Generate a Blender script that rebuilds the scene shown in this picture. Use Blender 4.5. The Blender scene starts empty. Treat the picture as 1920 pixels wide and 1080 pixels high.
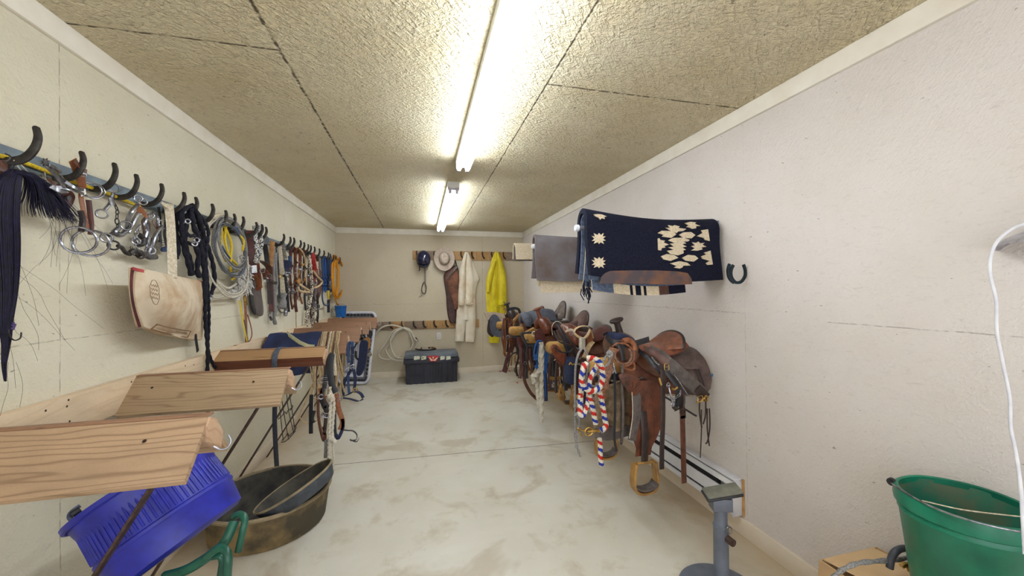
import bpy, bmesh, math, random
from mathutils import Vector, Matrix
random.seed(7)
# ---------------------------------------------------------------- camera
S = bpy.context.scene
F_, YAW, PIT, ROL = 706.5, .2385, .0057, -.009
CAMZ = 1.4435
XL, XR, D, H = -1.3406, 1.8283, 6.62, 2.491
def cam2world(v):
    x, y, z = v
    c, s = math.cos(ROL), math.sin(ROL); x, z = c*x-s*z, s*x+c*z
    c, s = math.cos(PIT), math.sin(PIT); y, z = c*y-s*z, s*y+c*z
    c, s = math.cos(YAW), math.sin(YAW); x, y = c*x+s*y, -s*x+c*y
    return Vector((x, y, z))
cd = bpy.data.cameras.new('camera'); cam = bpy.data.objects.new('camera', cd); S.collection.objects.link(cam)
r_, u_, b_ = cam2world((1,0,0)), cam2world((0,0,1)), -cam2world((0,1,0))
cam.matrix_world = Matrix(((r_.x,u_.x,b_.x,0),(r_.y,u_.y,b_.y,0),(r_.z,u_.z,b_.z,CAMZ),(0,0,0,1)))
cd.sensor_width = 36; cd.lens = F_*36/1920; cd.clip_start = .02
S.camera = cam
# ---------------------------------------------------------------- world, light, exposure
w = bpy.data.worlds.new('world'); S.world = w; w.use_nodes = True
w.node_tree.nodes['Background'].inputs[0].default_value = (.93,.95,1,1)
w.node_tree.nodes['Background'].inputs[1].default_value = 2.5     # daylight through the open end of the room behind the camera
S.view_settings.view_transform = 'Standard'; S.view_settings.look = 'None'
S.view_settings.gamma = 1; S.view_settings.use_curve_mapping = False
S.view_settings.exposure = 0.1
TUBE_E = 32.0
# ---------------------------------------------------------------- helpers
def ray(px, py): return cam2world(((px-960)/F_, 1, (540-py)/F_))
CO = Vector((0,0,CAMZ))
def onx(px, py, x):
    r = ray(px,py); return CO + r*(x/r.x)
def L(px, py, off=0.): return onx(px, py, XL+off)      # point on (or off) the left wall
def R(px, py, off=0.): return onx(px, py, XR-off)
def Bk(px, py, off=0.): return at(px, py, D-off)
def at(px, py, Y):
    r = ray(px,py); return CO + r*(Y/r.y)
def Fz(px, py, z=0.):
    r = ray(px,py); return CO + r*((z-CAMZ)/r.z)
V = Vector
def sp(pts, k=6, closed=False):
    P = [V(p) for p in pts]; n = len(P); out = []
    if n < 3 and not closed: 
        return [P[0].lerp(P[1], i/k) for i in range(k+1)]
    m = n if closed else n-1
    for i in range(m):
        if closed: a,b,c,d = P[(i-1)%n],P[i],P[(i+1)%n],P[(i+2)%n]
        else: a,b,c,d = P[max(i-1,0)],P[i],P[i+1],P[min(i+2,n-1)]
        for j in range(k):
            t = j/k
            out.append(.5*((2*b)+(c-a)*t+(2*a-5*b+4*c-d)*t*t+(3*b-a-3*c+d)*t**3))
    if not closed: out.append(P[-1])
    return out
ORG = {}
class MB:
    def __init__(s): s.v=[]; s.f=[]; s.m=[]
    def add(s, vs, fs, mi=0):
        o=len(s.v); s.v += [V(p) for p in vs]; s.f += [tuple(i+o for i in f) for f in fs]
        s.m += mi if isinstance(mi,list) else [mi]*len(fs)
        return s
    def tube(s, pts, r, n=8, closed=False, lobes=0, twist=0., amp=.2, mi=0, mf=None, caps=True, flat=1., side=None):
        P=[V(p) for p in pts]; N=len(P)
        if N<2: return s
        rr = r if callable(r) else (lambda t: r)
        T0=[]
        for i in range(N):
            a=P[(i-1)%N] if closed else P[max(i-1,0)]; b=P[(i+1)%N] if closed else P[min(i+1,N-1)]
            d=(b-a); T0.append(d.normalized() if d.length>1e-9 else V((0,0,1)))
        u = V(side) if side is not None else (V((0,0,1)) if abs(T0[0].z)<.9 else V((1,0,0)))
        vs=[]; L_=0; ln=0
        for i in range(N):
            u=(u-T0[i]*u.dot(T0[i]))
            if u.length<1e-6: u=T0[i].orthogonal()
            u.normalize(); wv=T0[i].cross(u)
            if i: ln+=(P[i]-P[i-1]).length
            R_=rr(i/(N-1))
            for k in range(n):
                a=2*math.pi*k/n; q=R_
                if lobes: q=R_*(1+amp*math.cos(lobes*(a)-twist*ln))
                vs.append(P[i]+u*(q*math.cos(a))+wv*(q*math.sin(a)*flat))
        fs=[]; ms=[]
        for i in range(N if closed else N-1):
            j=(i+1)%N
            for k in range(n):
                fs.append((i*n+k,i*n+(k+1)%n,j*n+(k+1)%n,j*n+k)); ms.append(mf(i,k) if mf else mi)
        if caps and not closed:
            fs.append(tuple(range(n))[::-1]); fs.append(tuple((N-1)*n+k for k in range(n))); ms+=[mi,mi]
        return s.add(vs,fs,ms)
    def strap(s, pts, w, t, side=(1,0,0), mi=0, closed=False):
        P=[V(p) for p in pts]; N=len(P); vs=[]; fs=[]
        ww = w if callable(w) else (lambda q: w)
        for i in range(N):
            a=P[(i-1)%N] if closed else P[max(i-1,0)]; b=P[(i+1)%N] if closed else P[min(i+1,N-1)]
            d=(b-a); d = d.normalized() if d.length>1e-9 else V((0,0,1))
            sd=V(side(i/(N-1))) if callable(side) else V(side)
            sd=sd-d*sd.dot(d)
            if sd.length<1e-4: sd=d.orthogonal()
            sd.normalize(); nn=d.cross(sd); W=ww(i/(N-1))/2; T_=t/2
            for (p,q) in ((-W,-T_*.5),(-W*.9,-T_),(W*.9,-T_),(W,-T_*.5),(W,T_*.5),(W*.9,T_),(-W*.9,T_),(-W,T_*.5)): vs.append(P[i]+sd*p+nn*q)
        for i in range(N if closed else N-1):
            j=(i+1)%N
            for k in range(8): fs.append((i*8+k,i*8+(k+1)%8,j*8+(k+1)%8,j*8+k))
        if not closed: fs.append(tuple(range(8))[::-1]); fs.append(tuple((N-1)*8+k for k in range(8)))
        return s.add(vs,fs,mi)
    def box(s, c, d, rot=None, bev=0., mi=0, seg=2):
        bm=bmesh.new(); bmesh.ops.create_cube(bm,size=1)
        for v in bm.verts: v.co=V((v.co.x*d[0],v.co.y*d[1],v.co.z*d[2]))
        if bev: bmesh.ops.bevel(bm,geom=list(bm.edges),offset=bev,segments=seg,affect='EDGES',profile=.5)
        M=Matrix.Translation(V(c)) @ (rot.to_4x4() if rot is not None else Matrix())
        bm.verts.index_update()
        s.add([M@v.co for v in bm.verts],[tuple(v.index for v in f.verts) for f in bm.faces],mi); bm.free(); return s
    def beam(s, a, b, w, t, up=(0,0,1), bev=.002, mi=0):
        a,b=V(a),V(b); d=(b-a); ln=d.length; d.normalize(); u=V(up); u=(u-d*u.dot(d)).normalized(); q=d.cross(u)
        rot=Matrix((q,d,u)).transposed()
        return s.box((a+b)/2,(w,ln,t),rot,bev,mi)
    def lathe(s, prof, n=32, M=None, mi=0, closed=False, fn=None, mf=None):
        vs=[]; fs=[]; ms=[]; m=len(prof); M=M or Matrix()
        for i,(r,z) in enumerate(prof):
            for k in range(n):
                a=2*math.pi*k/n; q=r*(fn(a,i) if fn else 1)
                vs.append(M@V((q*math.cos(a),q*math.sin(a),z)))
        for i in range(m if closed else m-1):
            j=(i+1)%m
            for k in range(n): fs.append((i*n+k,i*n+(k+1)%n,j*n+(k+1)%n,j*n+k)); ms.append(mf(i,k) if mf else mi)
        return s.add(vs,fs,ms)
    def prism(s, poly, t, M=None, bev=0., mi=0):
        M=M or Matrix(); bm=bmesh.new()
        vs=[bm.verts.new((p[0],p[1],-t/2)) for p in poly]; f=bm.faces.new(vs)
        r=bmesh.ops.extrude_face_region(bm,geom=[f]); 
        for e in r['geom']:
            if isinstance(e,bmesh.types.BMVert): e.co.z+=t
        if bev:
            ed=[e for e in bm.edges if abs(e.verts[0].co.z-e.verts[1].co.z)<1e-6]
            bmesh.ops.bevel(bm,geom=ed,offset=bev,segments=2,affect='EDGES',profile=.5)
        bmesh.ops.triangulate(bm,faces=[f for f in bm.faces if len(f.verts)>4])
        bm.verts.index_update()
        s.add([M@v.co for v in bm.verts],[tuple(v.index for v in f.verts) for f in bm.faces],mi); bm.free(); return s
    def sheet(s, fn, nu, nv, t=.004, mi=0, mf=None, closeu=False):
        # thick surface: fn(u,v) for u,v in 0..1
        g=[[V(fn(i/nu,j/nv)) for j in range(nv+1)] for i in range(nu+1)]
        N=[[None]*(nv+1) for _ in range(nu+1)]
        for i in range(nu+1):
            for j in range(nv+1):
                du=g[min(i+1,nu)][j]-g[max(i-1,0)][j]; dv=g[i][min(j+1,nv)]-g[i][max(j-1,0)]
                n_=du.cross(dv); N[i][j]=n_.normalized() if n_.length>1e-12 else V((0,0,0))
        vs=[]; 
        tt = t if callable(t) else (lambda u,v: t)
        for sg in (.5,-.5):
            for i in range(nu+1):
                for j in range(nv+1): vs.append(g[i][j]+N[i][j]*sg*tt(i/nu,j/nv))
        n1=(nu+1)*(nv+1); W=nv+1; fs=[]; ms=[]
        for i in range(nu):
            for j in range(nv):
                a=i*W+j; m_=mf((i+.5)/nu,(j+.5)/nv) if mf else mi
                fs.append((a,a+W,a+W+1,a+1)); ms.append(m_)
                fs.append((n1+a,n1+a+1,n1+a+W+1,n1+a+W)); ms.append(m_ if not isinstance(m_,tuple) else m_[1])
        rim=[(i*W,(i+1)*W) for i in range(nu)]+[(nu*W+j,nu*W+j+1) for j in range(nv)]+[((i+1)*W+nv,i*W+nv) for i in range(nu)][::-1]+[(j+1,j) for j in range(nv)][::-1]
        for a,b in rim: fs.append((b,a,n1+a,n1+b)); ms.append(mi)
        return s.add(vs,fs,ms)
    def build(s, name, mats, parent=None, label=None, cat=None, group=None, kind=None, sharp=40, fix=True):
        me=bpy.data.meshes.new(name)
        if parent is not None: o=ORG[parent.name]
        else:
            xs=[v.x for v in s.v]; ys=[v.y for v in s.v]; zs=[v.z for v in s.v]
            o=V(((min(xs)+max(xs))/2,(min(ys)+max(ys))/2,min(zs)))
        me.from_pydata([v-o for v in s.v],[],s.f)
        if not isinstance(mats,(list,tuple)): mats=[mats]
        for m_ in mats: me.materials.append(m_)
        me.polygons.foreach_set('material_index',s.m)
        if fix:
            bm=bmesh.new(); bm.from_mesh(me); bmesh.ops.remove_doubles(bm,verts=bm.verts,dist=1e-6); bmesh.ops.recalc_face_normals(bm,faces=bm.faces); bm.to_mesh(me); bm.free()
        me.polygons.foreach_set('use_smooth',[True]*len(me.polygons))
        me.set_sharp_from_angle(angle=math.radians(sharp)); me.update()
        ob=bpy.data.objects.new(name,me); S.collection.objects.link(ob)
        if parent is not None: ob.parent=parent; 
        else: ob.location=o
        ORG[ob.name]=o.copy()
        if label: ob['label']=label
        if cat: ob['category']=cat
        if group: ob['group']=group
        if kind: ob['kind']=kind
        return ob
def thing(name, label, cat, loc, group=None):
    o=bpy.data.objects.new(name,None); S.collection.objects.link(o); o.location=V(loc); o.empty_display_size=.05
    o['label']=label; o['category']=cat
    if group: o['group']=group
    ORG[o.name]=V(loc).copy(); return o
def copy_tree(o, loc, label, rot=None, scale=None):
    c=o.copy(); S.collection.objects.link(c); c.location=V(loc); c['label']=label
    if rot is not None: c.rotation_euler=rot
    if scale is not None: c.scale=scale
    for ch in o.children:
        d=ch.copy(); S.collection.objects.link(d); d.parent=c
        for g in ch.children:
            e=g.copy(); S.collection.objects.link(e); e.parent=d
    return c
# ---------------------------------------------------------------- materials
def nd(nt, t, **k):
    n=nt.nodes.new(t)
    for a,b in k.items(): setattr(n,a,b)
    return n
def mixc(nt, fac, a, b, bt='MIX'):
    n=nd(nt,'ShaderNodeMix',data_type='RGBA',blend_type=bt); 
    for i,x in ((0,fac),(6,a),(7,b)):
        if isinstance(x,(int,float)): n.inputs[i].default_value=x
        elif isinstance(x,tuple): n.inputs[i].default_value=(*x,1) if len(x)==3 else x
        else: nt.links.new(x,n.inputs[i])
    return n.outputs[2]
def ramp(nt, src, stops):
    n=nd(nt,'ShaderNodeValToRGB'); cr=n.color_ramp
    while len(cr.elements)<len(stops): cr.elements.new(.5)
    for e,(p,c) in zip(cr.elements,stops): e.position=p; e.color=(c,c,c,1) if isinstance(c,(int,float)) else (*c,1)
    nt.links.new(src,n.inputs[0]); return n.outputs[0]
def noise(nt, vec, sc, det=4, rough=.55, dist=0.):
    n=nd(nt,'ShaderNodeTexNoise'); n.inputs['Scale'].default_value=sc; n.inputs['Detail'].default_value=det
    n.inputs['Roughness'].default_value=rough; n.inputs['Distortion'].default_value=dist
    if vec is not None: nt.links.new(vec,n.inputs['Vector'])
    return n.outputs[0]
def mapv(nt, vec, sc=(1,1,1), rot=(0,0,0), loc=(0,0,0)):
    n=nd(nt,'ShaderNodeMapping'); nt.links.new(vec,n.inputs[0]); n.inputs['Scale'].default_value=sc; n.inputs['Rotation'].default_value=rot; n.inputs['Location'].default_value=loc
    return n.outputs[0]
def mth(nt, op, a, b=None, c=None):
    n=nd(nt,'ShaderNodeMath',operation=op)
    for i,x in enumerate((a,b,c)):
        if x is None: continue
        if isinstance(x,(int,float)): n.inputs[i].default_value=x
        else: nt.links.new(x,n.inputs[i])
    return n.outputs[0]
def base(name):
    m=bpy.data.materials.new(name); m.use_nodes=True; nt=m.node_tree; return m,nt,nt.nodes['Principled BSDF'],nd(nt,'ShaderNodeTexCoord').outputs['Object']
def bump(nt, b, h, st=.3, dist=.01):
    n=nd(nt,'ShaderNodeBump'); n.inputs['Strength'].default_value=st; n.inputs['Distance'].default_value=dist; nt.links.new(h,n.inputs['Height']); nt.links.new(n.outputs[0],b.inputs['Normal'])
def lin(c): return tuple(((x/255)/12.92 if x/255<=.04045 else ((x/255+.055)/1.055)**2.4) for x in c)
def mk(name, c1, c2=None, rough=.6, metal=0., sc=20., bmp=.2, det=4, dist=.004, vs=(1,1,1), lo=.35, hi=.65, spec=.5):
    m,nt,b,tc=base(name); v=mapv(nt,tc,vs)
    n=noise(nt,v,sc,det)
    if c2 is None: c2=tuple(x*.75 for x in c1)
    nt.links.new(mixc(nt,ramp(nt,n,[(lo,0.),(hi,1.)]),lin(c1),lin(c2)),b.inputs['Base Color'])
    b.inputs['Roughness'].default_value=rough; b.inputs['Metallic'].default_value=metal; b.inputs['Specular IOR Level'].default_value=spec
    if bmp: bump(nt,b,noise(nt,v,sc*2.5,3),bmp,dist)
    return m
def mk_panel(name, col, col2, axis_h, hseams, vseams, strength=.5, flake=55, dark=(70,55,35), axis_v='Z', fl=.25, vs=(1,1,1)):
    # painted strand board with panel joints; seams: position, from, to along the other axis
    m,nt,b,tc=base(name)
    g=nd(nt,'ShaderNodeNewGeometry').outputs['Position']; sx=nd(nt,'ShaderNodeSeparateXYZ'); nt.links.new(g,sx.inputs[0])
    A={'X':sx.outputs[0],'Y':sx.outputs[1],'Z':sx.outputs[2]}
    gm=mapv(nt,g,vs)
    n1=noise(nt,gm,2.2,5); n2=noise(nt,gm,flake,3,.7,2.); vor=nd(nt,'ShaderNodeTexVoronoi'); vor.inputs['Scale'].default_value=flake*.9
    nt.links.new(mapv(nt,gm,(1,1,2.2),(.4,.3,.5)),vor.inputs['Vector'])
    n3=noise(nt,mapv(nt,gm,(1,1,3),(.5,.2,.4)),flake*.35,4,.75,1.5)
    c=mixc(nt,ramp(nt,n1,[(.3,0.),(.7,1.)]),lin(col),lin(col2))
    c=mixc(nt,mth(nt,'MULTIPLY',ramp(nt,n3,[(.55,0.),(.75,1.)]),fl),c,lin(tuple(x*.62 for x in col)))
    sp_=ramp(nt,noise(nt,mapv(nt,gm,(1,1,2.5),(.3,.5,.2)),26,2),[(.735,0.),(.76,1.)])
    c=mixc(nt,mth(nt,'MULTIPLY',sp_,.55),c,lin(dark))
    seam=None
    wob=mth(nt,'MULTIPLY',mth(nt,'SUBTRACT',noise(nt,g,9,2),.5),.008)
    brk=ramp(nt,noise(nt,g,30,2),[(.40,.15),(.55,1.)])
    for (ax,other,lst) in ((axis_v,axis_h,hseams),(axis_h,axis_v,vseams)):
        for (p,a0,a1,wd,st) in lst:
            d=mth(nt,'ABSOLUTE',mth(nt,'SUBTRACT',mth(nt,'ADD',A[ax],wob),p))
            q=mth(nt,'MULTIPLY',mth(nt,'SUBTRACT',1.,mth(nt,'MINIMUM',mth(nt,'DIVIDE',d,wd),1.)),st)
            q=mth(nt,'MULTIPLY',q,mth(nt,'MULTIPLY',mth(nt,'GREATER_THAN',A[other],a0),mth(nt,'LESS_THAN',A[other],a1)))
            seam=q if seam is None else mth(nt,'MAXIMUM',seam,q)
    h=mth(nt,'ADD',mth(nt,'MULTIPLY',n2,.5),mth(nt,'MULTIPLY',n3,.8)); h=mth(nt,'ADD',h,mth(nt,'MULTIPLY',vor.outputs['Distance'],.4))
    for rz,wt in ((.5,.9),(-.7,.9),(1.6,.7)):
        st_=noise(nt,mapv(nt,mapv(nt,g,(1,1,1),(rz*.6,rz*.8,rz)),(flake*.22,flake*1.5,flake*1.5)),1.,2,.6,.3)
        h=mth(nt,'ADD',h,mth(nt,'MULTIPLY',ramp(nt,st_,[(.50,0.),(.66,1.)]),wt))
    if seam is not None:
        sb=mth(nt,'MULTIPLY',seam,brk)
        c=mixc(nt,mth(nt,'MINIMUM',mth(nt,'MULTIPLY',sb,1.6),.9),c,lin(dark)); h=mth(nt,'SUBTRACT',h,mth(nt,'MULTIPLY',seam,1.5))
    nt.links.new(c,b.inputs['Base Color']); b.inputs['Roughness'].default_value=.75; b.inputs['Specular IOR Level'].default_value=.3
    bump(nt,b,h,strength,.006); return m
def mk_wood(name, c1, c2, axis=(1,1,1), sc=8., rough=.6, grain=1.):
    # axis: small number = along the grain
    m,nt,b,tc=base(name); v=mapv(nt,tc,axis)
    n=noise(nt,v,sc*.22,3,.5,.3); sx=nd(nt,'ShaderNodeSeparateXYZ'); nt.links.new(tc,sx.inputs[0]); ac=None
    for i,a in enumerate(axis):
        if a>1 or (a==1 and ac is None): q=mth(nt,'MULTIPLY',sx.outputs[i],1.); ac=q if ac is None else mth(nt,'ADD',ac,mth(nt,'MULTIPLY',q,.8))
    ph=mth(nt,'ADD',mth(nt,'MULTIPLY',ac,250.),mth(nt,'MULTIPLY',n,66.))
    wv=nd(nt,'ShaderNodeMath',operation='SINE'); nt.links.new(ph,wv.inputs[0])
    gr=ramp(nt,mth(nt,'ADD',mth(nt,'MULTIPLY',wv.outputs[0],.5),.5),[(.0,1.),(.10,.45),(.3,.05),(1.,0.)])
    fine=noise(nt,mapv(nt,tc,tuple(a*9 for a in axis)),sc*3,3)
    c=mixc(nt,mth(nt,'MULTIPLY',gr,.6*grain),lin(c1),lin(c2)); c=mixc(nt,mth(nt,'MULTIPLY',ramp(nt,fine,[(.4,0.),(.7,1.)]),.3),c,lin(tuple(x*.78 for x in c1)))
    big=noise(nt,mapv(nt,tc,tuple(min(a,2) for a in axis)),5,4); c=mixc(nt,mth(nt,'MULTIPLY',ramp(nt,big,[(.45,0.),(.7,1.)]),.35),c,lin(tuple(x*.72 for x in c1)))
    nt.links.new(c,b.inputs['Base Color']); b.inputs['Roughness'].default_value=rough; bump(nt,b,mth(nt,'ADD',mth(nt,'MULTIPLY',gr,.4),fine),.25,.002); return m
def flat(name, c, rough=.5, metal=0., emit=0):
    m,nt,b,tc=base(name); b.inputs['Base Color'].default_value=(*lin(c),1); b.inputs['Roughness'].default_value=rough; b.inputs['Metallic'].default_value=metal
    if emit: b.inputs['Emission Color'].default_value=(*lin(c),1); b.inputs['Emission Strength'].default_value=emit
    return m
# leather, rope, metal ...
M_iron = mk('dark_iron',(78,74,70),(48,45,44),.5,.7,sc=30,bmp=.3)
M_steel = mk('worn_steel',(172,172,178),(112,112,120),.25,.9,sc=40,bmp=.05)
M_brass = mk('brass',(196,160,88),(140,105,50),.3,.85,sc=40,bmp=.05)
M_rust = mk('rusty_steel',(98,78,68),(66,52,48),.6,.6,sc=40,bmp=.3)
def leather(name,c1,c2,rough=.5): return mk(name,c1,c2,rough,0,sc=28,bmp=.35,det=6,dist=.002,lo=.3,hi=.7)
M_lt = leather('tan_leather',(150,92,55),(112,62,36)); M_lb = leather('brown_leather',(102,58,38),(62,34,24),.42)
M_lr = leather('russet_leather',(128,66,40),(78,38,24),.38); M_ld = leather('dark_leather',(58,40,34),(34,25,24),.45)
M_lk = leather('black_leather',(40,40,46),(24,24,28),.42); M_lg = leather('grey_worn_leather',(98,88,84),(66,58,54),.5)
M_lp = leather('light_rawhide',(206,180,140),(170,140,98),.6); M_lo = leather('ochre_leather',(176,126,62),(132,86,38),.5)
M_lw = leather('burgundy_leather',(96,48,42),(62,30,28),.42)
def rope(name,c1,c2): return mk(name,c1,c2,.85,0,sc=150,bmp=.5,det=2,dist=.002,spec=.2)
M_rk = rope('black_rope',(40,40,50),(20,20,28)); M_rw = rope('white_rope',(220,214,200),(180,170,150)); M_rt = rope('tan_rope',(190,168,132),(140,116,84))
M_rb = rope('blue_rope',(52,92,150),(30,58,105)); M_ro = rope('orange_rope',(226,158,50),(190,120,30)); M_rg = rope('grey_rope',(150,148,145),(105,102,100))
M_ry = rope('yellow_rope',(228,200,60),(190,160,40)); M_rr = rope('red_rope',(200,52,44),(150,34,30)); M_rv = rope('violet_blue_rope',(44,64,160),(30,44,120))
M_navy = mk('navy_web',(34,44,80),(22,28,52),.8,0,sc=90,bmp=.3); M_kweb = mk('black_web',(36,38,48),(22,24,30),.8,0,sc=90,bmp=.3)
M_bweb = mk('blue_web',(52,78,120),(34,52,88),.75,0,sc=90,bmp=.3); M_red = mk('red_webbing',(190,50,44),(150,34,34),.7,0,sc=60,bmp=.2)
M_gweb = mk('grey_web',(140,134,124),(104,96,88),.8,0,sc=80,bmp=.3); M_wweb = mk('cream_web',(214,204,182),(176,160,132),.85,0,sc=80,bmp=.4)
M_hair = mk('horsehair',(24,20,50),(12,11,24),.6,0,sc=60,bmp=.2,spec=.3)
M_screw = flat('screw_head',(60,45,35),.5,.5)
def pm(p):      # metres per photograph pixel at a point
    return (V(p)-CO).dot(cam2world((0,1,0)))/F_
def tr(fn, pts, off=0., k=5, closed=False):
    return sp([fn(p[0],p[1],p[2] if len(p)>2 else off) for p in pts],k,closed)
def hang(name,label,cat,fn,parts,group=None,off=.03,side=None,nrm=None):
    if side is None: side=(0,1,0) if (fn is not L or parts[0][4][0][0]<450) else (.9,.45,0)
    # one thing made of traced straps, ropes, rings and cut leather pieces, every piece its own part
    P0=[fn(p[0],p[1],p[2] if len(p)>2 else off) for q in parts for p in q[4]]
    n=V((0,0,0)); 
    for p in P0: n+=p
    n/=len(P0); loc=V((n.x,n.y,max(p.z for p in P0)))
    t=thing(name,label,cat,loc,group)
    parts=list(parts); sub_=parts
    for q in parts:
        part,mat_,sh,wp,pts=q[:5]; ex=q[5] if len(q)>5 else {}
        o_=ex.get('off',off); par=ex.get('parent',t); m_=MB()
        P=[fn(p[0],p[1],p[2] if len(p)>2 else o_) for p in pts]
        sc=pm(P[len(P)//2]); sd=ex.get('side',side)
        kk=lambda f_:int(min(60,max(6,sum((b_-a_).length for a_,b_ in zip(P,P[1:]))/(len(P)-1)/(wp*sc/2*f_)))) if len(P)>1 else 6
        if sh in 'ob' and len(P)>1:
            for p_ in pts[:-1]: sub_.append((part,mat_,sh,wp,[p_],ex))
            P=P[-1:]
        if sh=='s': m_.strap(sp(P,6),wp*sc,ex.get('t',.003),sd)
        elif sh=='t': m_.tube(sp(P,6),wp*sc/2,ex.get('n',8))
        elif sh=='r': m_.tube(sp(P,kk(.35)),wp*sc/2,12,lobes=3,twist=ex.get('tw',1.7)/(wp*sc/2),amp=.22)
        elif sh=='z':  # braid: fine rope with strong lobes
            m_.tube(sp(P,kk(.5)),wp*sc/2,10,lobes=2,twist=1.1/(wp*sc/2),amp=.17)
        elif sh=='c':  # closed loop tube
            m_.tube(sp(P,6,True),wp*sc/2,8,closed=True)
        elif sh=='o':  # rings, wp=(radius px, tube px)
            nn=V(ex.get('nrm',nrm or (.7,-.7,0))).normalized(); u=nn.cross(V((0,0,1))).normalized(); w_=nn.cross(u)
            for c_ in P:
                s2=pm(c_); rr_=wp[0]*s2
                m_.tube([c_+u*(rr_*math.cos(a*math.pi/12))+w_*(rr_*ex.get('asp',1.)*math.sin(a*math.pi/12)) for a in range(24)],wp[1]*s2/2,8,closed=True)
        elif sh=='k':  # chain of links along the path, wp = link px
            pp=sp(P,4); L_=0; acc=[pp[0]]; st=wp*sc
            for a_,b_ in zip(pp,pp[1:]):
                L_+=(b_-a_).length
                if L_>=st*.8: acc.append(b_); L_=0
            for i,(a_,b_) in enumerate(zip(acc,acc[1:])):
                d=(b_-a_); u=d.normalized(); s_=(V((0,1,0)) if i%2 else V((1,0,0))); s_=(s_-u*s_.dot(u)).normalized(); c_=(a_+b_)/2; h=d.length*.62
                m_.tube([c_+u*h*math.cos(q_*math.pi/5)+s_*h*.5*math.sin(q_*math.pi/5) for q_ in range(10)],h*.16,6,closed=True)
        elif sh=='b':  # buckle frames
            nn=V(ex.get('nrm',nrm or (.7,-.7,0))).normalized(); u=nn.cross(V((0,0,1))).normalized(); w_=V((0,0,1))
            for c_ in P:
                s2=pm(c_); a_=wp[0]*s2/2; b2=wp[1]*s2/2
                m_.tube([c_+u*x_*a_+w_*z_*b2 for x_,z_ in ((-1,-.8),(-.8,-1),(.8,-1),(1,-.8),(1,.8),(.8,1),(-.8,1),(-1,.8))],.0022,6,closed=True)
                m_.tube([c_-u*a_,c_+u*a_],.0018,6)
        elif sh=='p':  # cut leather piece, thickness wp metres
            cl=V((0,0,0)); 
            for p in P: cl+=p
            cl/=len(P); Q=sp(P,3,True) if ex.get('smooth',True) else P
            nn=V((0,0,0))
            for a_,b_ in zip(Q,Q[1:]+Q[:1]): nn+=(a_-cl).cross(b_-cl)
            nn.normalize(); N_=len(Q); h=nn*wp/2; bul=ex.get('bulge',0.); toC=(CO-cl).normalized(); sgn=1 if nn.dot(toC)>0 else -1
            rings=[(1.,0.),(.97,1.),(.66,1.),(.33,1.),(0.02,1.)]
            vs=[]; fs=[]
            for side_ in (1,-1):
                for ri,(rf,hf) in enumerate(rings):
                    for p in Q:
                        vs.append(cl+(p-cl)*rf+h*side_*(hf if ri else .4)+nn*sgn*bul*(1-rf*rf))
            for si in range(2):
                o2=si*len(rings)*N_
                for ri in range(len(rings)-1):
                    for k in range(N_):
                        a_=o2+ri*N_+k; b_=o2+ri*N_+(k+1)%N_
                        fs.append((a_,b_,b_+N_,a_+N_) if si==0 else (b_,a_,a_+N_,b_+N_))
                c0=o2+(len(rings)-1)*N_; fs.append(tuple(range(c0,c0+N_)) if si==0 else tuple(range(c0,c0+N_))[::-1])
            for k in range(N_): fs.append(((k+1)%N_,k,len(rings)*N_+k,len(rings)*N_+(k+1)%N_))
            m_.add(vs,fs)
        ob=m_.build(part,mat_,par if not isinstance(par,str) else next(c for c in t.children if c.name.split('.')[0]==par),label=ex.get('label'))
    return t
# ---------------------------------------------------------------- the room
YB = -1.3   # open end behind the camera
zl = L(140,634).z; zr = R(1250,577).z; zr2 = R(1760,620).z
yl = L(112,500).y; yr = R(1396,500).y
SM=.005
M_wl = mk_panel('painted_board_left',(214,207,186),(207,199,174),'Y',[(zl,-9,9,.0035,.3)],[(yl,-1,9,.0035,.4),(yl+2.44,-1,9,.003,.4)],.22,60)
M_wr = mk_panel('painted_board_right',(218,210,204),(212,203,194),'Y',[(zr,yr,4.4,.004,.3),(zr2,-9,1.35,.003,.4)],[(yr,-1,zr,.003,.22),(yr,zr,9,.002,.07),(R(1193,320).y,-1,9,.002,.1)],.25,60)
M_wb = mk_panel('painted_board_back',(200,188,164),(194,181,155),'X',[(1.22,-9,9,.003,.35)],[(Bk(904,460).x,-9,9,.003,.6),(Bk(690,600).x,-9,1.2,.003,.3)],.2,60)
xs1=-.585; xs2=.635; ys=1.815
M_ce = mk_panel('painted_board_ceiling',(223,211,180),(211,195,158),'Y',[(xs1,-9,9,.010,.9),(xs2,-9,9,.007,.9)],
   [(ys,-9,xs1,.007,.9),(ys,xs2,9,.008,.8),(ys+2.44,-9,xs1,.006,.5),(3.05,xs1,xs2,.005,.25)],1.,48,axis_v='X',fl=.5)
M_trim = mk('trim_paint',(232,226,212),(222,213,196),.55,sc=6,bmp=.1)
M_base = mk('baseboard_paint',(222,210,192),(214,199,176),.55,sc=5,bmp=.15)
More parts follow.
